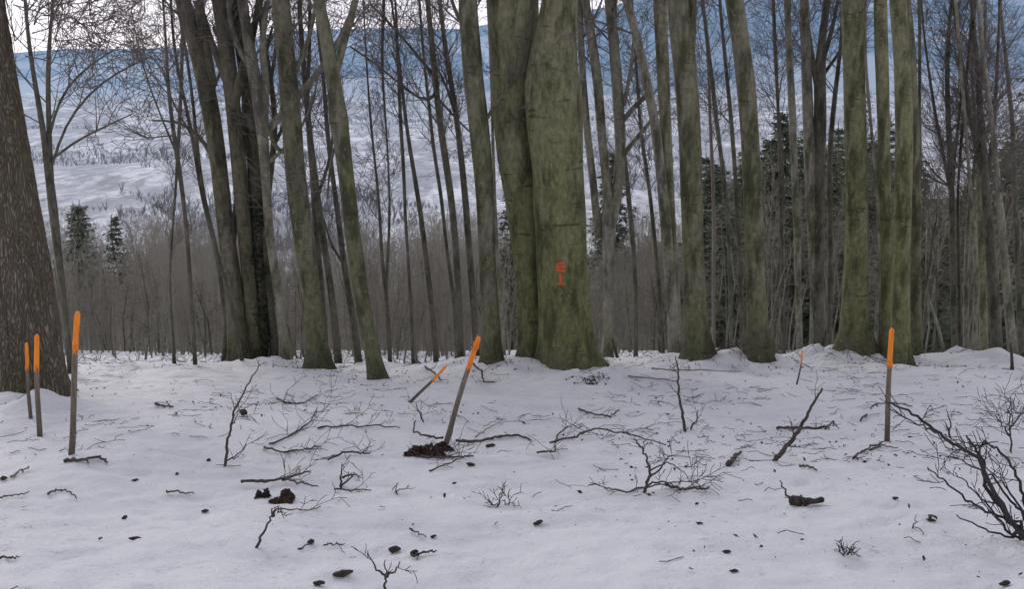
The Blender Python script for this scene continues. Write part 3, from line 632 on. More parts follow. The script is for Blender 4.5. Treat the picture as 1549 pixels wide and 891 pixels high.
put_conifer(2, 925, 75, 215, "green conifer glimpsed between limbs of the grey many-limbed tree")
put_conifer(0, 1590, 27, -330, "tallest layered evergreen at the right edge, reaching the top of the frame")
put_conifer(3, 1170, 50, 160, "pale olive pine right of the green-brown trunk")
put_conifer(0, 1272, 44, 120, "tall evergreen behind the wide-footed beech")
put_conifer(1, 1400, 46, 315, "low dark evergreen right of the close pair of trunks")
G_ = "dark evergreens massed behind the right-hand trunks"
k = 0
for px, Y, row, v in [(1085, 52, 240, 1), (1115, 60, 215, 0), (1150, 46, 235, 1), (1195, 58, 205, 0), (1225, 42, 250, 1), (1250, 56, 180, 0), (1320, 44, 215, 1), (1345, 60, 190, 0), (1375, 40, 300, 2),
                     (1425, 58, 290, 0), (1455, 44, 330, 1), (1490, 60, 280, 0), (1515, 38, 300, 2), (1530, 54, 210, 0), (1560, 40, 200, 1), (1580, 48, 100, 0), (1180, 36, 380, 2), (1270, 34, 380, 2), (1415, 34, 400, 2), (1470, 32, 415, 2), (1330, 35, 390, 2), (1550, 30, 390, 2), (1390, 32, 430, 2), (1110, 38, 370, 2)]:
    put_conifer(v, px, Y, row, "dark dense evergreen massed with its neighbours behind the right-hand trunks", G_)

rc = random.Random(77)
for i in range(72):
    px = 1050 + 560 * (i + rc.random()) / 72; Y = rc.choice([28, 32, 36, 43, 50, 58, 80]) + rc.uniform(-3, 3)
    row = (330 if Y < 40 else 250 if Y < 55 else 205) + rc.uniform(-45, 60) + (40 if 1390 < px < 1500 else 0)
    put_conifer(rc.choice([0, 1, 1, 2, 3]), px, Y, row, "dark dense evergreen massed with its neighbours behind the right-hand trunks", G_)

# ------------------------------------------------------------------ sapling stand
def sapling_geo(mb, x, y, z, H, r, q, tw, lvl=1):
    rr = rnd; dx, dy = rr.gauss(0, .075), rr.gauss(0, .04); n = 6; p = (x, y, z - .15); ang = 0
    for i in range(1, n + 1):
        u = i / n; dx += rr.gauss(0, .022); dy += rr.gauss(0, .02)
        c = (x + dx * H * u, y + dy * H * u, z + H * u); mb.seg(p, c, r * (1 - .8 * (i - 1) / n), r * (1 - .8 * u))
        for k in range(tw if i > 1 else max(1, tw // 3)):
            t = rr.random(); b = (p[0] + (c[0] - p[0]) * t, p[1] + (c[1] - p[1]) * t, p[2] + (c[2] - p[2]) * t)
            a = rr.uniform(0, 6.28); L = H * rr.uniform(.06, .17) * (1.15 - .5 * u); el = rr.uniform(.3, 1.3)
            e = (b[0] + cos(a) * L * cos(el), b[1] + sin(a) * L * cos(el), b[2] + L * sin(el)); mb.seg(b, e, q, q * .6)
            if lvl:
                for s in (0, 1):
                    a2 = a + rr.uniform(-1, 1); m_ = tuple(b[j] + (e[j] - b[j]) * rr.uniform(.3, .8) for j in range(3)); L2 = L * .55; el2 = el + rr.uniform(-.5, .5)
                    mb.seg(m_, (m_[0] + cos(a2) * L2 * cos(el2), m_[1] + sin(a2) * L2 * cos(el2), m_[2] + L2 * sin(el2)), q * .7, q * .5)
        p = c
SAP = []
for i in range(9):
    t = thing('sapling', (0, 0, 0), "thin bare sapling in the crowded front rows of the thicket beyond the snow edge", 'sapling', "bare saplings at the front of the thicket")
    b = MB(); sapling_geo(b, 0, 0, 0, 5.0, .028 + .006 * (i % 3), .006, 6, 1); b.build('trunk', M[('sapling', 'thin', 'grey', 'sapling', 'dark', 'grey', 'sapling', 'thin', 'grey2')[i]], t); SAP.append(t)
n = 0; tries = 0
top_row = lambda px: 350 + 14 * sin(px / 61.) + 12 * sin(px / 23.) + 8 * sin(px / 9.) - 110 * min(1, max(0, (px - 1040) / 60))
while n < 285:
    px = rnd.uniform(-60, 1600); Y = 19 + 16 * rnd.random() ** 1.3
    x = (px - CX) / FOC * Y / cos(PITCH); g = gz(x, Y)
    row = top_row(px) + rnd.uniform(20, 120); top = at(px, row, Y)[2]; H = top - g
    if H < 1.2: continue
    src = SAP[n % 9]
    if n < 9: o = src
    else:
        o = src.copy(); COL.objects.link(o)
        for c in src.children: d = c.copy(); COL.objects.link(d); d.parent = o
    s = H / 5.0; o.location = (x, Y, g); o.scale = (.7 + .3 * s, .7 + .3 * s, s); o.rotation_euler = (0, 0, rnd.uniform(0, 6)); n += 1
b = MB(); b2 = MB()
for i in range(5200):
    Y = 24 + 150 * rnd.random() ** 1.5; px = rnd.uniform(-260, 1810)
    x = (px - CX) / FOC * Y / cos(PITCH); g = gz(x, Y)
    row = top_row(px) + rnd.uniform(-25, 70) if Y > 55 else top_row(px) + rnd.uniform(0, 130)
    H = at(px, row, Y)[2] - g
    if H < 1.2: continue
    H = min(H, 17); sc = max(1, Y / 45)
    if px > 1050 and rnd.random() < .78: continue
    sapling_geo(b, x, Y, g, H, .030 * sc ** .7, .0065 * sc, 7, 1)
tag(b.build('sapling_thicket', M['thicket']), "dense reddish-brown mass of bare young trees filling the slope beyond the snow", 'thicket', kind='stuff')

# bare woods on the valley floor and opposite slope
b = MB(); c = 0
Yv = 430 * (3300 / 430) ** np.random.RandomState(3).rand(60000); pv = np.random.RandomState(4).uniform(-200, 1750, 60000)
xv = (pv - CX) / FOC * Yv / cos(PITCH); nv = fbm(xv / 160, Yv / 260, 4) + .35 * vnoise(xv / 40, Yv / 22); gv = hgt(xv, Yv)
sel = np.where(nv > .10)[0][:22000]
for i in sel:
    x, y, z = xv[i], Yv[i], gv[i]; H = rnd.uniform(2, 6) * (1 if rnd.random() < .75 else 2.2)
    for k in range(6):
        a = rnd.uniform(0, 6.28); s = H * rnd.uniform(.1, .35); h0 = H * rnd.uniform(.0, .5)
        b.seg((x, y, z + h0 * .5), (x + cos(a) * s, y + sin(a) * s, z + h0 + H * rnd.uniform(.2, .6)), H * .03, H * .02)
tag(b.build('valley_woods', M['farwood']), "scattered grey bare woods and hedgerows across the snowy valley", 'wood', kind='stuff')

# ------------------------------------------------------------------ stakes
def stake(label, base_px, top_px, wpx, paint_frac, lean_y=0.0, taper=.85, tipcut=.02, group="orange-topped wooden marking stakes", name="marking_stake"):
    b = G(*base_px); D = b[1]; tp = at(top_px[0], top_px[1], D + lean_y); r = .5 * wpx * D / FOC
    t = thing(name, b, label, 'stake', group); ax = tp - b; L = np.linalg.norm(ax); a = ax / L
    def mk(u0, u1, grow_=1.0, tip=False):
        k = max(5, int((u1 - u0) * L / .04)); us = np.linspace(u0, u1, k)
        P = [a * L * u + np.array([.006 * sin(u * 5 + D), .004 * cos(u * 4), 0]) for u in us]; Rr = [r * (1 - (1 - taper) * u) * grow_ for u in us]
        if tip: P.append(P[-1] + a * tipcut); Rr.append(Rr[-1] * .55)
        n = 12; th = np.arange(n) * 2 * pi / n; sq = 1 / np.maximum(np.abs(np.cos(th + .5)), np.abs(np.sin(th + .5)))
        mod = (.25 + .75 * sq / 1.15)[None] * (1 + .07 * vnoise(np.cos(th)[None] * 2 + D, np.sin(th)[None] * 2, np.array([p[2] * 6 for p in P])[:, None]))
        mb = MB(); mb.tube(P, Rr, n, mod); return mb
    mk(-.15, 1 - paint_frac).build("post", M['post'], t); pt = mk(1 - paint_frac, 1, 1.03, True)
    for i in range(7):
        th = -pi / 2 + rnd.uniform(-1.5, 1.5); u0 = 1 - paint_frac + .02; u1 = u0 - rnd.uniform(.03, .085)
        cc = lambda u, f: a * L * u + np.array([.006 * sin(u * 5 + D), .004 * cos(u * 4), 0]) + np.array([cos(th), sin(th), 0]) * r * f * (1 - (1 - taper) * u)
        pt.tube([cc(u0, .93), cc((u0 + u1) / 2, .95), cc(u1, .9)], [r * .30, r * .22, r * .08], 5)
    pt.build("painted_top", M['paint'], t)
    return t
stake("nearest and tallest of the three stakes by the huge left trunk, standing rightmost", (107, 688), (118, 475), 9.5, .235)
stake("middle one of the three orange-topped stakes in front of the huge left trunk", (59, 661), (55.5, 509), 8, .30)
stake("smallest and farthest of the three stakes, close against the huge left trunk", (46, 633), (39.5, 521), 5.5, .31)
stake("upright orange-topped stake alone in front of the close pair of right trunks", (1341, 668), (1348.5, 500), 9, .29)
t = stake("long leaning pole with ragged orange tip rising from a brown leaf pile", (674, 672), (723, 512), 9, .26, .15)
stake("small thin stake tilted low over the snow, left of the long leaning pole", (621, 609), (672, 557), 5, .36, .25, tipcut=.05)
stake("faint thin stake with pale orange tip standing left of the lumpy snow mound", (1206, 582), (1214, 533), 3, .34)
# ragged splinter on the leaning pole's tip
sp = MB(); D = t.location.y + .13; o0 = np.array(t.location)
for (a_, b_) in [((719, 530), (722, 505)), ((722, 528), (726, 509)), ((717, 532), (716, 516))]:
    sp.tube([at(*a_, D - .03), at(*b_, D - .03)], [.012, .003], 5)
sp.build("splintered_tip", M['paint'], t, origin=o0)

# ------------------------------------------------------------------ branches, twigs and shrubs on the snow
def lying(label, pts, wpx, twigs=0, m='wet', lift=.02, name='fallen_branch', cat='branch', tl=.25, group=None, arch=0.0, forks=()):
    twigs = int(twigs * .65); P = [G(px, py) for px, py in pts]; n = len(P); base = P[0].copy()
    t = thing(name, base, label, cat, group) if twigs else None
    mb = MB(); r = [.5 * wpx * p[1] / FOC for p in P]
    P = np.array(P); P[:, 2] += lift
    for i in range(n): P[i, 2] += arch * sin(pi * i / (n - 1))
    def path(P, r):
        s = np.arange(len(P)); k = max(6, (len(P) - 1) * 6); q = np.linspace(0, len(P) - 1, k)
        Q = np.stack([np.interp(q, s, P[:, c]) for c in range(3)], 1); Q += np.array([[rnd.gauss(0, .006), rnd.gauss(0, .008), rnd.gauss(0, .004)] for _ in range(k)])
        Rq = np.interp(q, s, r) * np.linspace(1.1, .6, k) * (1 + .12 * np.array([rnd.gauss(0, 1) for _ in range(k)])).clip(.6, 1.4)
        return Q, Rq
    Q, Rq = path(P, r); mb.tube(Q, Rq, 8)
    for f in forks:
        fp = np.array([G(px, py) for px, py in f]); fp[:, 2] += lift; q2, r2 = path(fp, [x * .6 for x in r[:1]] * len(f)); mb.tube(q2, r2, 6)
    if t:
        for i in range(twigs):
            k = rnd.randrange(1, len(Q) - 1); d = Q[k + 1] - Q[k]; d /= np.linalg.norm(d)
            sd_ = np.cross(d, [0, 0, 1]) * rnd.choice([-1, 1]); nd = d * .6 + sd_ * .7 + np.array([0, 0, rnd.uniform(-.05, .5)]); nd /= np.linalg.norm(nd)
            grow(mb, tuple(Q[k]), tuple(nd), tl * rnd.uniform(.5, 1.3), max(.003, Rq[k] * .45), 1, .0, .2, (3,), rmin=.0022)
        bpy.data.objects.remove(t); t = None
    if not t:
        o = mb.build(name, M[m], origin=base); o.location = base; return tag(o, label, cat, group)
    mb.build('stem', M[m], t, origin=base)
    tb = MB()
    for i in range(twigs):
        k = rnd.randrange(1, len(Q) - 1); d = Q[k + 1] - Q[k]; d /= np.linalg.norm(d)
        sd_ = np.cross(d, [0, 0, 1]) * rnd.choice([-1, 1]); nd = d * .6 + sd_ * .7 + np.array([0, 0, rnd.uniform(-.05, .5)]); nd /= np.linalg.norm(nd)
        grow(tb, tuple(Q[k]), tuple(nd), tl * rnd.uniform(.5, 1.3), max(.003, Rq[k] * .45), 1, .0, .2, (3,), rmin=.0022)
    tb.build('twigs', M[m], t, origin=base)
    return t
def upright(label, stems, wpx, twigs=6, m='wet', name='bare_sprout', cat='sprout', tl=.25, up=.02, D=None, lvl=1, base=None, dy=0.0, rmin=.0022):
    b0 = G(*stems[0][0]) if base is None else np.array(base); D = D or b0[1]
    mb = MB(); one = twigs * len(stems) <= 24; tb = mb if one else MB()
    t = None if one else thing(name, b0, label, cat)
    for si, s in enumerate(stems):
        n = len(s); P = np.array([at(px, py, D + dy * i / max(1, n - 1) + (.03 * si)) for i, (px, py) in enumerate(s)])
        ww = wpx if not isinstance(wpx, (list, tuple)) else wpx[si]
        r0 = .5 * ww * D / FOC; q = np.linspace(0, n - 1, (n - 1) * 5 + 1); Q = np.stack([np.interp(q, np.arange(n), P[:, c]) for c in range(3)], 1)
        Q[1:] += np.array([[rnd.gauss(0, .005) for _ in range(3)] for _ in range(len(Q) - 1)]); Rq = r0 * np.linspace(1.1, .35, len(Q))
        if si == 0: Q = np.vstack([Q[0] - np.array([0, 0, .08]), Q]); Rq = np.append(Rq[0], Rq)
        mb.tube(Q, Rq, 7)
        for i in range(twigs):
            k = rnd.randrange(len(Q) // 4, len(Q) - 1); d = Q[k + 1] - Q[k]; d /= np.linalg.norm(d); v = Vector(d); o = v.orthogonal(); o.rotate(Matrix.Rotation(rnd.uniform(0, 2 * pi), 3, v))
            nd = (v * .75 + o * .65).normalized(); grow(tb, tuple(Q[k]), tuple(nd), tl * rnd.uniform(.4, 1.2), max(rmin, Rq[k] * .5), lvl, up, .17, (3, 3), rmin=rmin)
    if one:
        o = mb.build(name, M[m], None, origin=b0); o.location = b0; return tag(o, label, cat)
    mb.build('stem', M[m], t, origin=b0)
    if tb.segs: tb.build('twigs', M[m], t, origin=b0)
    return t
lying("short dark stick with bent end lying below the three left stakes", [(97, 701), (125, 700), (150, 697), (163, 704)], 5, 0, forks=[[(128, 700), (134, 706)]])
lying("curved half-buried stick left of the foreground below the three stakes", [(70, 754), (88, 745), (104, 746), (117, 759)], 3.2)
lying("straight faint stick at the far left edge of the snow", [(-10, 758), (18, 754), (42, 751)], 3)
lying("dark flat stick half under snow in the lower left corner", [(-6, 850), (14, 850), (30, 848)], 4)
lying("pale half-buried stick above the curved one at the left", [(18, 726), (32, 716), (44, 712)], 4, m='sapling')
lying("thin horizontal stick under the left small bent sprout", [(252, 749), (275, 752), (296, 750)], 3)
lying("small dark stick lying right of the left stakes among crumbs", [(235, 616), (250, 617), (262, 619)], 4)
lying("long thin twiggy branch lying level left of the long leaning pole", [(480, 650), (520, 648), (570, 648), (606, 650)], 3, 8, tl=.3)
lying("twiggy branch fanning out in mid snow left of the level branch", [(410, 675), (440, 664), (470, 640), (480, 622)], 3, 12, tl=.45)
lying("second fan of fine twigs nearer the camera beside the level branch", [(400, 680), (430, 688), (460, 684), (484, 680)], 3.2, 10, tl=.35)
lying("fine brush of twigs on the snow above the fan, centre left", [(418, 606), (440, 615), (462, 612), (480, 600)], 3, 10, tl=.3)
lying("dark forked branch over the small brown heap at the lower left", [(366, 738), (400, 738), (432, 734), (470, 722)], 5, 10, tl=.3, forks=[[(430, 734), (455, 740), (484, 747)]], lift=.05)
lying("thin arched twig patch on the snow between the brown heap and leaf pile", [(497, 701), (520, 690), (548, 690), (560, 692)], 3.5, 8, tl=.2, lift=.03)
lying("faint reddish twig lying beneath the small brown heap", [(424, 777), (450, 776), (486, 773)], 2.5, 4, 'leaf', tl=.2)
lying("low spiky twig lying beside the short upright sprout, centre left", [(505, 744), (530, 745), (560, 746)], 3, 4, tl=.2)
lying("dark bowed branch running right from the foot of the leaning pole", [(690, 671), (725, 671), (750, 664), (780, 661), (803, 669)], 5, 3, tl=.2)
lying("crooked twig left of the leaning pole's foot, ending in a raised tip", [(672, 671), (640, 668), (625, 660), (628, 645)], 3.5, 3, tl=.15, lift=.05)
lying("tangled twigs lying in front of the brown leaf pile", [(620, 686), (650, 697), (690, 695), (716, 694)], 4, 12, tl=.3)
lying("loose sticks lying below the leaf pile toward the camera", [(650, 716), (672, 708), (695, 700), (712, 690)], 2.6, 5, tl=.25)
lying("long arching bare branch spread across the snow in the centre right", [(830, 672), (870, 672), (900, 660), (950, 666), (1008, 676)], 3.4, 12, tl=.4, arch=.06)
lying("bundle of bent twigs left of the long arching branch, dark and knotted", [(812, 690), (840, 690), (842, 665), (860, 650)], 3, 10, tl=.38, lift=.04)
lying("slim twig with side shoots behind the long arching branch", [(875, 622), (900, 630), (925, 632), (935, 625)], 3, 7, tl=.3)
lying("low curved branch sweeping left from the upright bush in the centre right", [(974, 742), (945, 750), (920, 742), (892, 736)], 3.2, 8, tl=.25)
lying("thick dark sticks at the right foot of the centre-right bush", [(1006, 738), (1030, 746), (1055, 745), (1072, 742)], 5, 10, tl=.3)
lying("long thin branch lying level behind the middle upright sprout", [(985, 560), (1030, 563), (1075, 563), (1120, 565)], 2.2, 12, 'sapling', tl=.35)
lying("second thin branch stretched at the snow edge left of the two-leader trunk", [(950, 572), (1000, 576), (1028, 580)], 2.5, 5, 'sapling', tl=.25)
lying("short fat dark stick leaning in the snow between the bush and the forked branch", [(1101, 706), (1110, 697), (1121, 688)], 7)
lying("mossy short log with a thin stick rising from its left end", [(1200, 765), (1220, 766), (1246, 765)], 14, 0, 'cone', lift=.03, name='small_log', cat='log')
upright("thin dark stick rising from the left end of the mossy short log", [[(1197, 764), (1188, 745), (1180, 727)]], 4.5, 0)
upright("tall dark forked branch stuck slanting in the snow left of the lone right stake", [[(1172, 698), (1182, 684), (1200, 665), (1212, 645), (1222, 625), (1236, 600), (1245, 587)]], 8, 3, tl=.2)
lying("dark knotted twigs crossing behind the foot of the slanting forked branch", [(1176, 652), (1200, 651), (1235, 650), (1252, 649)], 5, 8, tl=.2)
upright("tiny bent twig making a pointed arch left of the lone right stake", [[(1248, 651), (1260, 637), (1270, 650)], [(1260, 637), (1262, 645)]], 3, 0)
lying("pale curved stick before the lone right stake, left part", [(1290, 697), (1305, 686), (1322, 678), (1336, 672)], 3.6, 3, tl=.12)
lying("small curved twig right below the lone right stake", [(1312, 684), (1335, 678), (1356, 682)], 2.6)
lying("short dark twig below the slanting forked branch", [(1209, 709), (1222, 710), (1234, 714)], 4)
lying("dark leaf-like stick lying near the lower right, left of the big shrub", [(1404, 790), (1410, 787), (1416, 791)], 4)
lying("small pale stick cross lying behind the lower end of the leaning pole", [(720, 664), (740, 650), (757, 640)], 2, 3, 'sapling', tl=.15)
lying("short stick lying in the foreground below the brown heap, right part", [(620, 808), (632, 813), (646, 818)], 3)
lying("curved dark stick with knob in the centre foreground", [(622, 848), (636, 843), (648, 841), (660, 839)], 4, 2, tl=.08)
lying("small crossed twigs in the left centre foreground", [(490, 831), (508, 831), (522, 830)], 2.5, 0, forks=[[(512, 826), (520, 844)]])
lying("thin short stick left of the crossed twigs with a dark knob", [(452, 836), (464, 831), (475, 829)], 2.5)
lying("dark low twigs on the snow edge right of the two-leader trunk", [(1068, 545), (1090, 538), (1115, 534), (1130, 545)], 3, 14, 'leaf', tl=.4, lift=.1)
lying("bent twigs between the fallen tilted stake and the snow edge", [(625, 548), (645, 560), (660, 572), (668, 580)], 3.4, 4, tl=.3, lift=.05)
lying("black twiggy branch tip hanging behind the leaning pole", [(712, 558), (728, 572), (732, 592), (748, 590)], 3.4, 7, tl=.2, lift=.12)
lying("curved dark branch on the snow in front of the right-hand humps", [(1300, 640), (1325, 614), (1345, 612), (1380, 618)], 2.6, 2, tl=.15)

upright("dark slim upright sprout with side shoots left of centre", [[(340, 706), (344, 672), (348, 650), (355, 620), (368, 595), (380, 572), (392, 553)], [(343, 697), (360, 688), (372, 672)], [(349, 645), (362, 625)]], [4.5, 2.6, 2.6], 3, tl=.25)
upright("thin upright sprout below the small brown heap", [[(388, 829), (395, 810), (411, 781), (409, 770)], [(411, 781), (420, 772), (428, 775)]], 5, 1, tl=.1)
upright("short spiky sprout between the brown heap and the leaf pile", [[(515, 742), (516, 722), (517, 702)], [(517, 722), (530, 718), (540, 717)], [(511, 742), (526, 727), (538, 718)]], 4, 2, tl=.12)
upright("small forked three-pronged sprout at the bottom centre", [[(583, 895), (583, 876), (581, 848)], [(583, 874), (570, 860), (557, 839)], [(583, 874), (596, 864), (607, 852)]], 4.5, 1, tl=.12)
upright("straight black upright sprout in the middle right with side twigs at its foot", [[(1036, 653), (1032, 625), (1027, 590), (1026, 560), (1022, 538)], [(1045, 650), (1054, 635), (1056, 622)], [(1047, 652), (1060, 650), (1070, 653)]], [5, 3, 3], 3, tl=.25)
upright("branching bare bush in the centre-right foreground", [[(974, 746), (980, 728), (984, 715), (978, 692), (968, 675), (958, 664)], [(983, 722), (1000, 708), (1010, 693), (1024, 688)], [(978, 735), (1000, 728), (1020, 736), (1035, 745)], [(984, 712), (1010, 700), (1030, 712), (1050, 735)], [(978, 738), (1010, 730), (1050, 728), (1076, 720)]], [5.5, 3.4, 3.2, 2.6, 2.6], 3, tl=.24)
upright("small weedy sprout left of the long arching branch, lower centre", [[(752, 768), (757, 752), (765, 742)], [(752, 768), (768, 765), (772, 738)], [(748, 768), (740, 758)]], 3, 5, tl=.12)
upright("small dry weed tuft in the lower right foreground", [[(1277, 843), (1276, 833)], [(1277, 843), (1285, 834), (1291, 832)], [(1277, 843), (1269, 836)], [(1278, 843), (1281, 829)]], 3.5, 4, tl=.07)
upright("low twig tuft at the far left edge of the centre gap, above the level branch", [[(640, 640), (636, 625), (628, 610)]], 2.5, 4, tl=.2)
upright("thin curved grass-like stem right of the weed tuft, lower right", [[(1379, 801), (1384, 792), (1386, 782)]], 2.5, 0)
upright("fine bare sprout at the right behind the big shrub", [[(1529, 684), (1528, 655), (1526, 620), (1529, 600)], [(1528, 660), (1515, 640), (1505, 628)], [(1527, 650), (1540, 632), (1549, 625)]], 3, 8, tl=.3)
upright("small twig stem standing right of the lone right stake", [[(1437, 661), (1437, 640), (1432, 618)]], 3, 4, tl=.15)
upright("small twig stem with crossbar on the snow below the long leaning pole", [[(600, 750), (600, 742), (600, 732)], [(592, 748), (605, 742), (628, 738)]], 2.5, 1, tl=.08)
# the big shrub at the right edge
bz = G(1590, 900); upright("large dark bare shrub spreading in from the right edge in front", 
   [[(1600, 905), (1560, 830), (1540, 800), (1500, 740), (1480, 695), (1440, 668), (1400, 640), (1370, 618), (1342, 610)],
    [(1560, 835), (1545, 790), (1500, 778), (1460, 755), (1430, 728), (1400, 708)],
    [(1548, 812), (1530, 790), (1490, 735), (1488, 700), (1470, 670), (1462, 660)],
    [(1580, 880), (1549, 876), (1520, 850), (1500, 830), (1485, 812)],
    [(1560, 835), (1540, 800), (1530, 815), (1490, 800), (1446, 780)],
    [(1570, 850), (1550, 760), (1535, 710), (1510, 680), (1490, 668), (1475, 680)],
    [(1575, 860), (1555, 780), (1530, 760), (1500, 720), (1470, 705), (1440, 690)],
    [(1570, 850), (1545, 770), (1520, 735), (1512, 715)],
    [(1555, 825), (1520, 800), (1500, 772), (1470, 740), (1445, 715)],
    [(1475, 690), (1490, 672), (1510, 668)],
    [(1420, 655), (1395, 645), (1370, 636)]],
   [9, 6, 8, 6.5, 6, 6, 5.5, 5, 5, 4, 4], 3, name='bare_shrub', cat='shrub', m='black', tl=.24, D=float(bz[1]) + .55, base=bz, lvl=1, dy=.3, rmin=.0024)

# ------------------------------------------------------------------ heaps, bark flakes, crumbs
def leaf_quad(V, c, s, flat=.5):
    e1 = np.array([rnd.gauss(0, 1), rnd.gauss(0, 1), rnd.gauss(0, flat)]); e1 /= np.linalg.norm(e1); e2 = np.cross([rnd.gauss(0, flat), rnd.gauss(0, flat), 1], e1); e2 /= np.linalg.norm(e2)
    V += [c + e1 * s, c + e2 * s * .6 + np.array([0, 0, s * .2]), c - e1 * s, c - e2 * s * .6]
def heap(label, blobs, n, m='leaf', name='leaf_pile', s=(.010, .026)):
    P0 = G(*blobs[0][:2]); V = []
    for px, py, rx, ry, h in blobs:
        c = G(px, py)
        for i in range(int(n)):
            a = rnd.uniform(0, 6.28); q = math.sqrt(rnd.random()); x = c[0] + cos(a) * q * rx; y = c[1] + sin(a) * q * ry
            z = gf(x, y) + h * (1 - q * q) * rnd.random() ** .5 + .005; leaf_quad(V, np.array([x, y, z]), rnd.uniform(*s), .7)
    b = MB(); b.quads(V, np.arange(len(V)).reshape(-1, 4)); o = b.build(name, M[m], None, False, origin=P0); o.location = P0
    return tag(o, label, 'leaf pile')
heap("reddish-brown dead leaf pile at the foot of the long leaning pole", [(632, 686, .12, .08, .06), (652, 685, .13, .08, .075), (671, 679, .09, .07, .06)], 300)
heap("small brown heap of dead leaves under the dark forked branch", [(434, 757, .05, .05, .08), (425, 762, .08, .05, .03)], 170)
heap("black wet clump left beside the small brown heap", [(392, 754, .025, .025, .05), (403, 753, .02, .02, .06)], 60, 'cone', 'wet_clump')
heap("dark crumbs and leaves scattered at the big beech's right root", [(880, 575, .22, .18, .015), (905, 571, .16, .16, .015), (893, 580, .10, .10, .02)], 45, 'leaf')
def flake(label, px, py, L, W, H, rot, name='bark_piece', m='cone', group=None):
    c = G(px, py); b = MB(); k = 7; P = []; Rr = []
    for i in range(k):
        u = i / (k - 1) - .5; P.append(np.array([u * L, .1 * L * (u * u), H * .5 + .002 * sin(9 * u)])); Rr.append(W * .75 * (1.0 - 2.6 * u * u) * (1 + rnd.uniform(-.2, .2)))
    th = np.arange(9) * 2 * pi / 9; mod = np.ones((k, 9)) * (1 + .25 * vnoise(np.cos(th)[None] * 2 + px, np.sin(th)[None] * 2, np.arange(k)[:, None] * .9))
    b.tube(P, Rr, 9, mod); o = b.build(name, M[m]); o.location = c; o.scale = (1, 1, H / max(.001, W) * .5 + .2); o.rotation_euler = (rnd.uniform(-.2, .2), rnd.uniform(-.15, .15), rot)
    return tag(o, label, 'bark piece', group)
for a in [("dark oblong bark piece at the bottom, left of the three-pronged sprout", 519, 873, .105, .030, .03, .35), ("squared dark bark piece above the three-pronged sprout", 597, 835, .07, .028, .035, 0),
          ("curved dark leaf-like bark piece in the lower centre", 814, 795, .065, .018, .03, .5), ("black bark knob right of the leaf pile", 742, 677, .09, .035, .035, 0),
          ("dark bark piece below the leaf pile's right end", 712, 706, .08, .022, .03, -.4), ("black lump beside the dark slim sprout", 368, 630, .10, .045, .08, -.6),
          ("small black lump at the left edge in the snow", 6, 728, .055, .025, .03, 0), ("small dark knob in the left foreground", 189, 786, .035, .018, .025, .5),
          ("pair of dark crumbs in the left foreground, elongated", 204, 818, .07, .014, .02, .4), ("dark oval crumb below the red-leaf twig, left centre", 310, 775, .05, .014, .02, .3),
          ("black knob on the thin short stick in the foreground", 471, 825, .04, .020, .03, 0), ("dark knob beside the curved stick, centre foreground", 627, 841, .045, .020, .035, .4),
          ("dark crumb right of the stick in the centre foreground", 656, 816, .035, .014, .02, .4), ("black oval crumb in the lower right centre", 1099, 838, .045, .015, .02, 0),
          ("dark oval crumb near the bottom right centre", 1110, 868, .045, .012, .015, 0), ("dark crumb below the bush in the right centre", 1058, 794, .045, .010, .015, 0),
          ("small dark crumb right of the mossy log", 1354, 757, .04, .012, .02, 0), ("dark leaf scrap right, left of the big shrub", 1408, 790, .055, .012, .02, -.4),
          ("black crumb between the arching branch and the stick, right centre", 1038, 708, .03, .012, .02, .5), ("dark flat crumb left of the black upright sprout", 1010, 628, .05, .012, .015, 0),
          ("small grey knob by the dark slim sprout's foot", 316, 699, .035, .02, .03, 0), ("dark crumb under the three stakes' circle of snow, lower left", 268, 719, .03, .014, .02, 0),
          ("dark crumb left of the red-leaf twig in the foreground", 205, 730, .055, .014, .02, .2), ("tiny dark stub standing in the centre foreground", 672, 758, .022, .012, .04, 1.5),
          ("dark crumb at the bottom edge, left centre", 483, 889, .06, .02, .03, 0), ("dark crumb at the bottom right edge", 1520, 888, .06, .02, .03, .2)]:
    flake(*a)

V = []; tb = MB()
rs = np.random.RandomState(12); cnt = 0
while cnt < 5200:
    Y = 3.4 + 16.5 * rs.rand() ** .75; px = rs.uniform(-80, 1630); x = (px - CX) / FOC * Y / cos(PITCH)
    if Y < 6.5 and rs.rand() < .6: continue
    if float(vnoise(np.array([x / 1.6]), np.array([Y / 1.1]))[0]) + rs.normal() * .35 < .12: continue
    cnt += 1; z = gf(x, Y) + .006
    if rs.rand() < .68: leaf_quad(V, np.array([x, Y, z + .01]), .005 + .02 * rs.rand() ** 2.5, .35)
    elif Y > 6.8 or rs.rand() < .25:
        a = rs.uniform(0, 6.28); L = rs.uniform(.05, .30) * min(1, Y / 9); p = (x, Y, z + .006)
        for i in range(3):
            a += rs.normal() * .3; x2 = p[0] + cos(a) * L / 3; y2 = p[1] + sin(a) * L / 3; q = (x2, y2, gf(x2, y2) + rs.uniform(.002, .03)); tb.seg(p, q, .0035, .0025); p = q
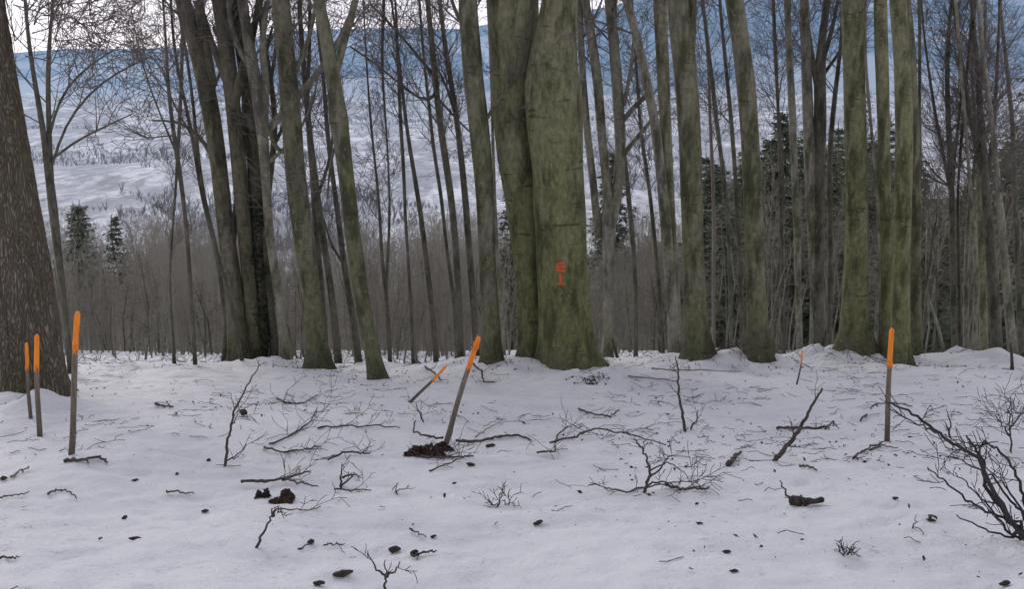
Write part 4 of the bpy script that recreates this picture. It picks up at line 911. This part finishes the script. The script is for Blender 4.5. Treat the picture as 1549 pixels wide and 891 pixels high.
for o in list(COL.objects):
    if o.name.startswith(('tall_tree', 'beech_tree', 'old_tree', 'ivy_tree')):
        for i in range(110):
            a = rs.uniform(0, 6.28); q = .35 + abs(rs.normal()) * .45; x = o.location.x + cos(a) * q; y = o.location.y + sin(a) * q
            leaf_quad(V, np.array([x, y, gf(x, y) + .025]), .008 + .018 * rs.rand(), .5)
b = MB(); b.quads(V, np.arange(len(V)).reshape(-1, 4)); tag(b.build('leaf_litter', M['cone'], None, False), "dark specks of bark and leaf litter strewn over the snow", 'leaf litter', kind='stuff')
tag(tb.build('fallen_twigs', M['wet']), "tiny fallen twigs strewn over the snow", 'twigs', kind='stuff')
# brush heaped along the edge of the clearing
tb = MB()
for i in range(900):
    px = rs.uniform(-40, 1600); Y = rs.uniform(15.5, 21); x = (px - CX) / FOC * Y / cos(PITCH)
    dens = .25 + .75 * float(np.clip(vnoise(np.array([x / 1.3]), np.array([Y / 1.3]))[0] + .2, 0, 1))
    if rs.rand() > dens: continue
    p = (x, Y, gf(x, Y)); a = rs.uniform(0, 6.28); e = rs.uniform(.1, 1.0)
    grow(tb, p, (cos(a) * cos(e), sin(a) * cos(e) * .6, sin(e)), rs.uniform(.2, .7), .008, 1, .0, .2, (3,), rmin=.003)
tag(tb.build('brush', M['twig']), "low tangled brush poking from the snow along the clearing's far edge", 'brush', kind='stuff')

# ------------------------------------------------------------------ haze
bm = MB(); X, Y0, Y1, Z0, Z1 = 11500, -60, 9600, -260, 700
v = [(x, y, z) for x in (-X, X) for y in (Y0, Y1) for z in (Z0, Z1)]
bm.quads(v, [[0, 1, 3, 2], [4, 6, 7, 5], [0, 4, 5, 1], [2, 3, 7, 6], [0, 2, 6, 4], [1, 5, 7, 3]])
hm = bpy.data.materials.new("haze"); hm.use_nodes = True; ht = hm.node_tree; ht.nodes.clear()
ho = ht.nodes.new("ShaderNodeOutputMaterial"); pv_ = ht.nodes.new("ShaderNodeVolumePrincipled")
pv_.inputs["Color"].default_value = (.45, .72, 1.0, 1); pv_.inputs["Density"].default_value = 9e-5; pv_.inputs["Anisotropy"].default_value = .2
ht.links.new(pv_.outputs[0], ho.inputs["Volume"])
hz = bm.build("haze", hm, None, False); tag(hz, "thin blue haze over the valley", 'haze', kind='stuff')
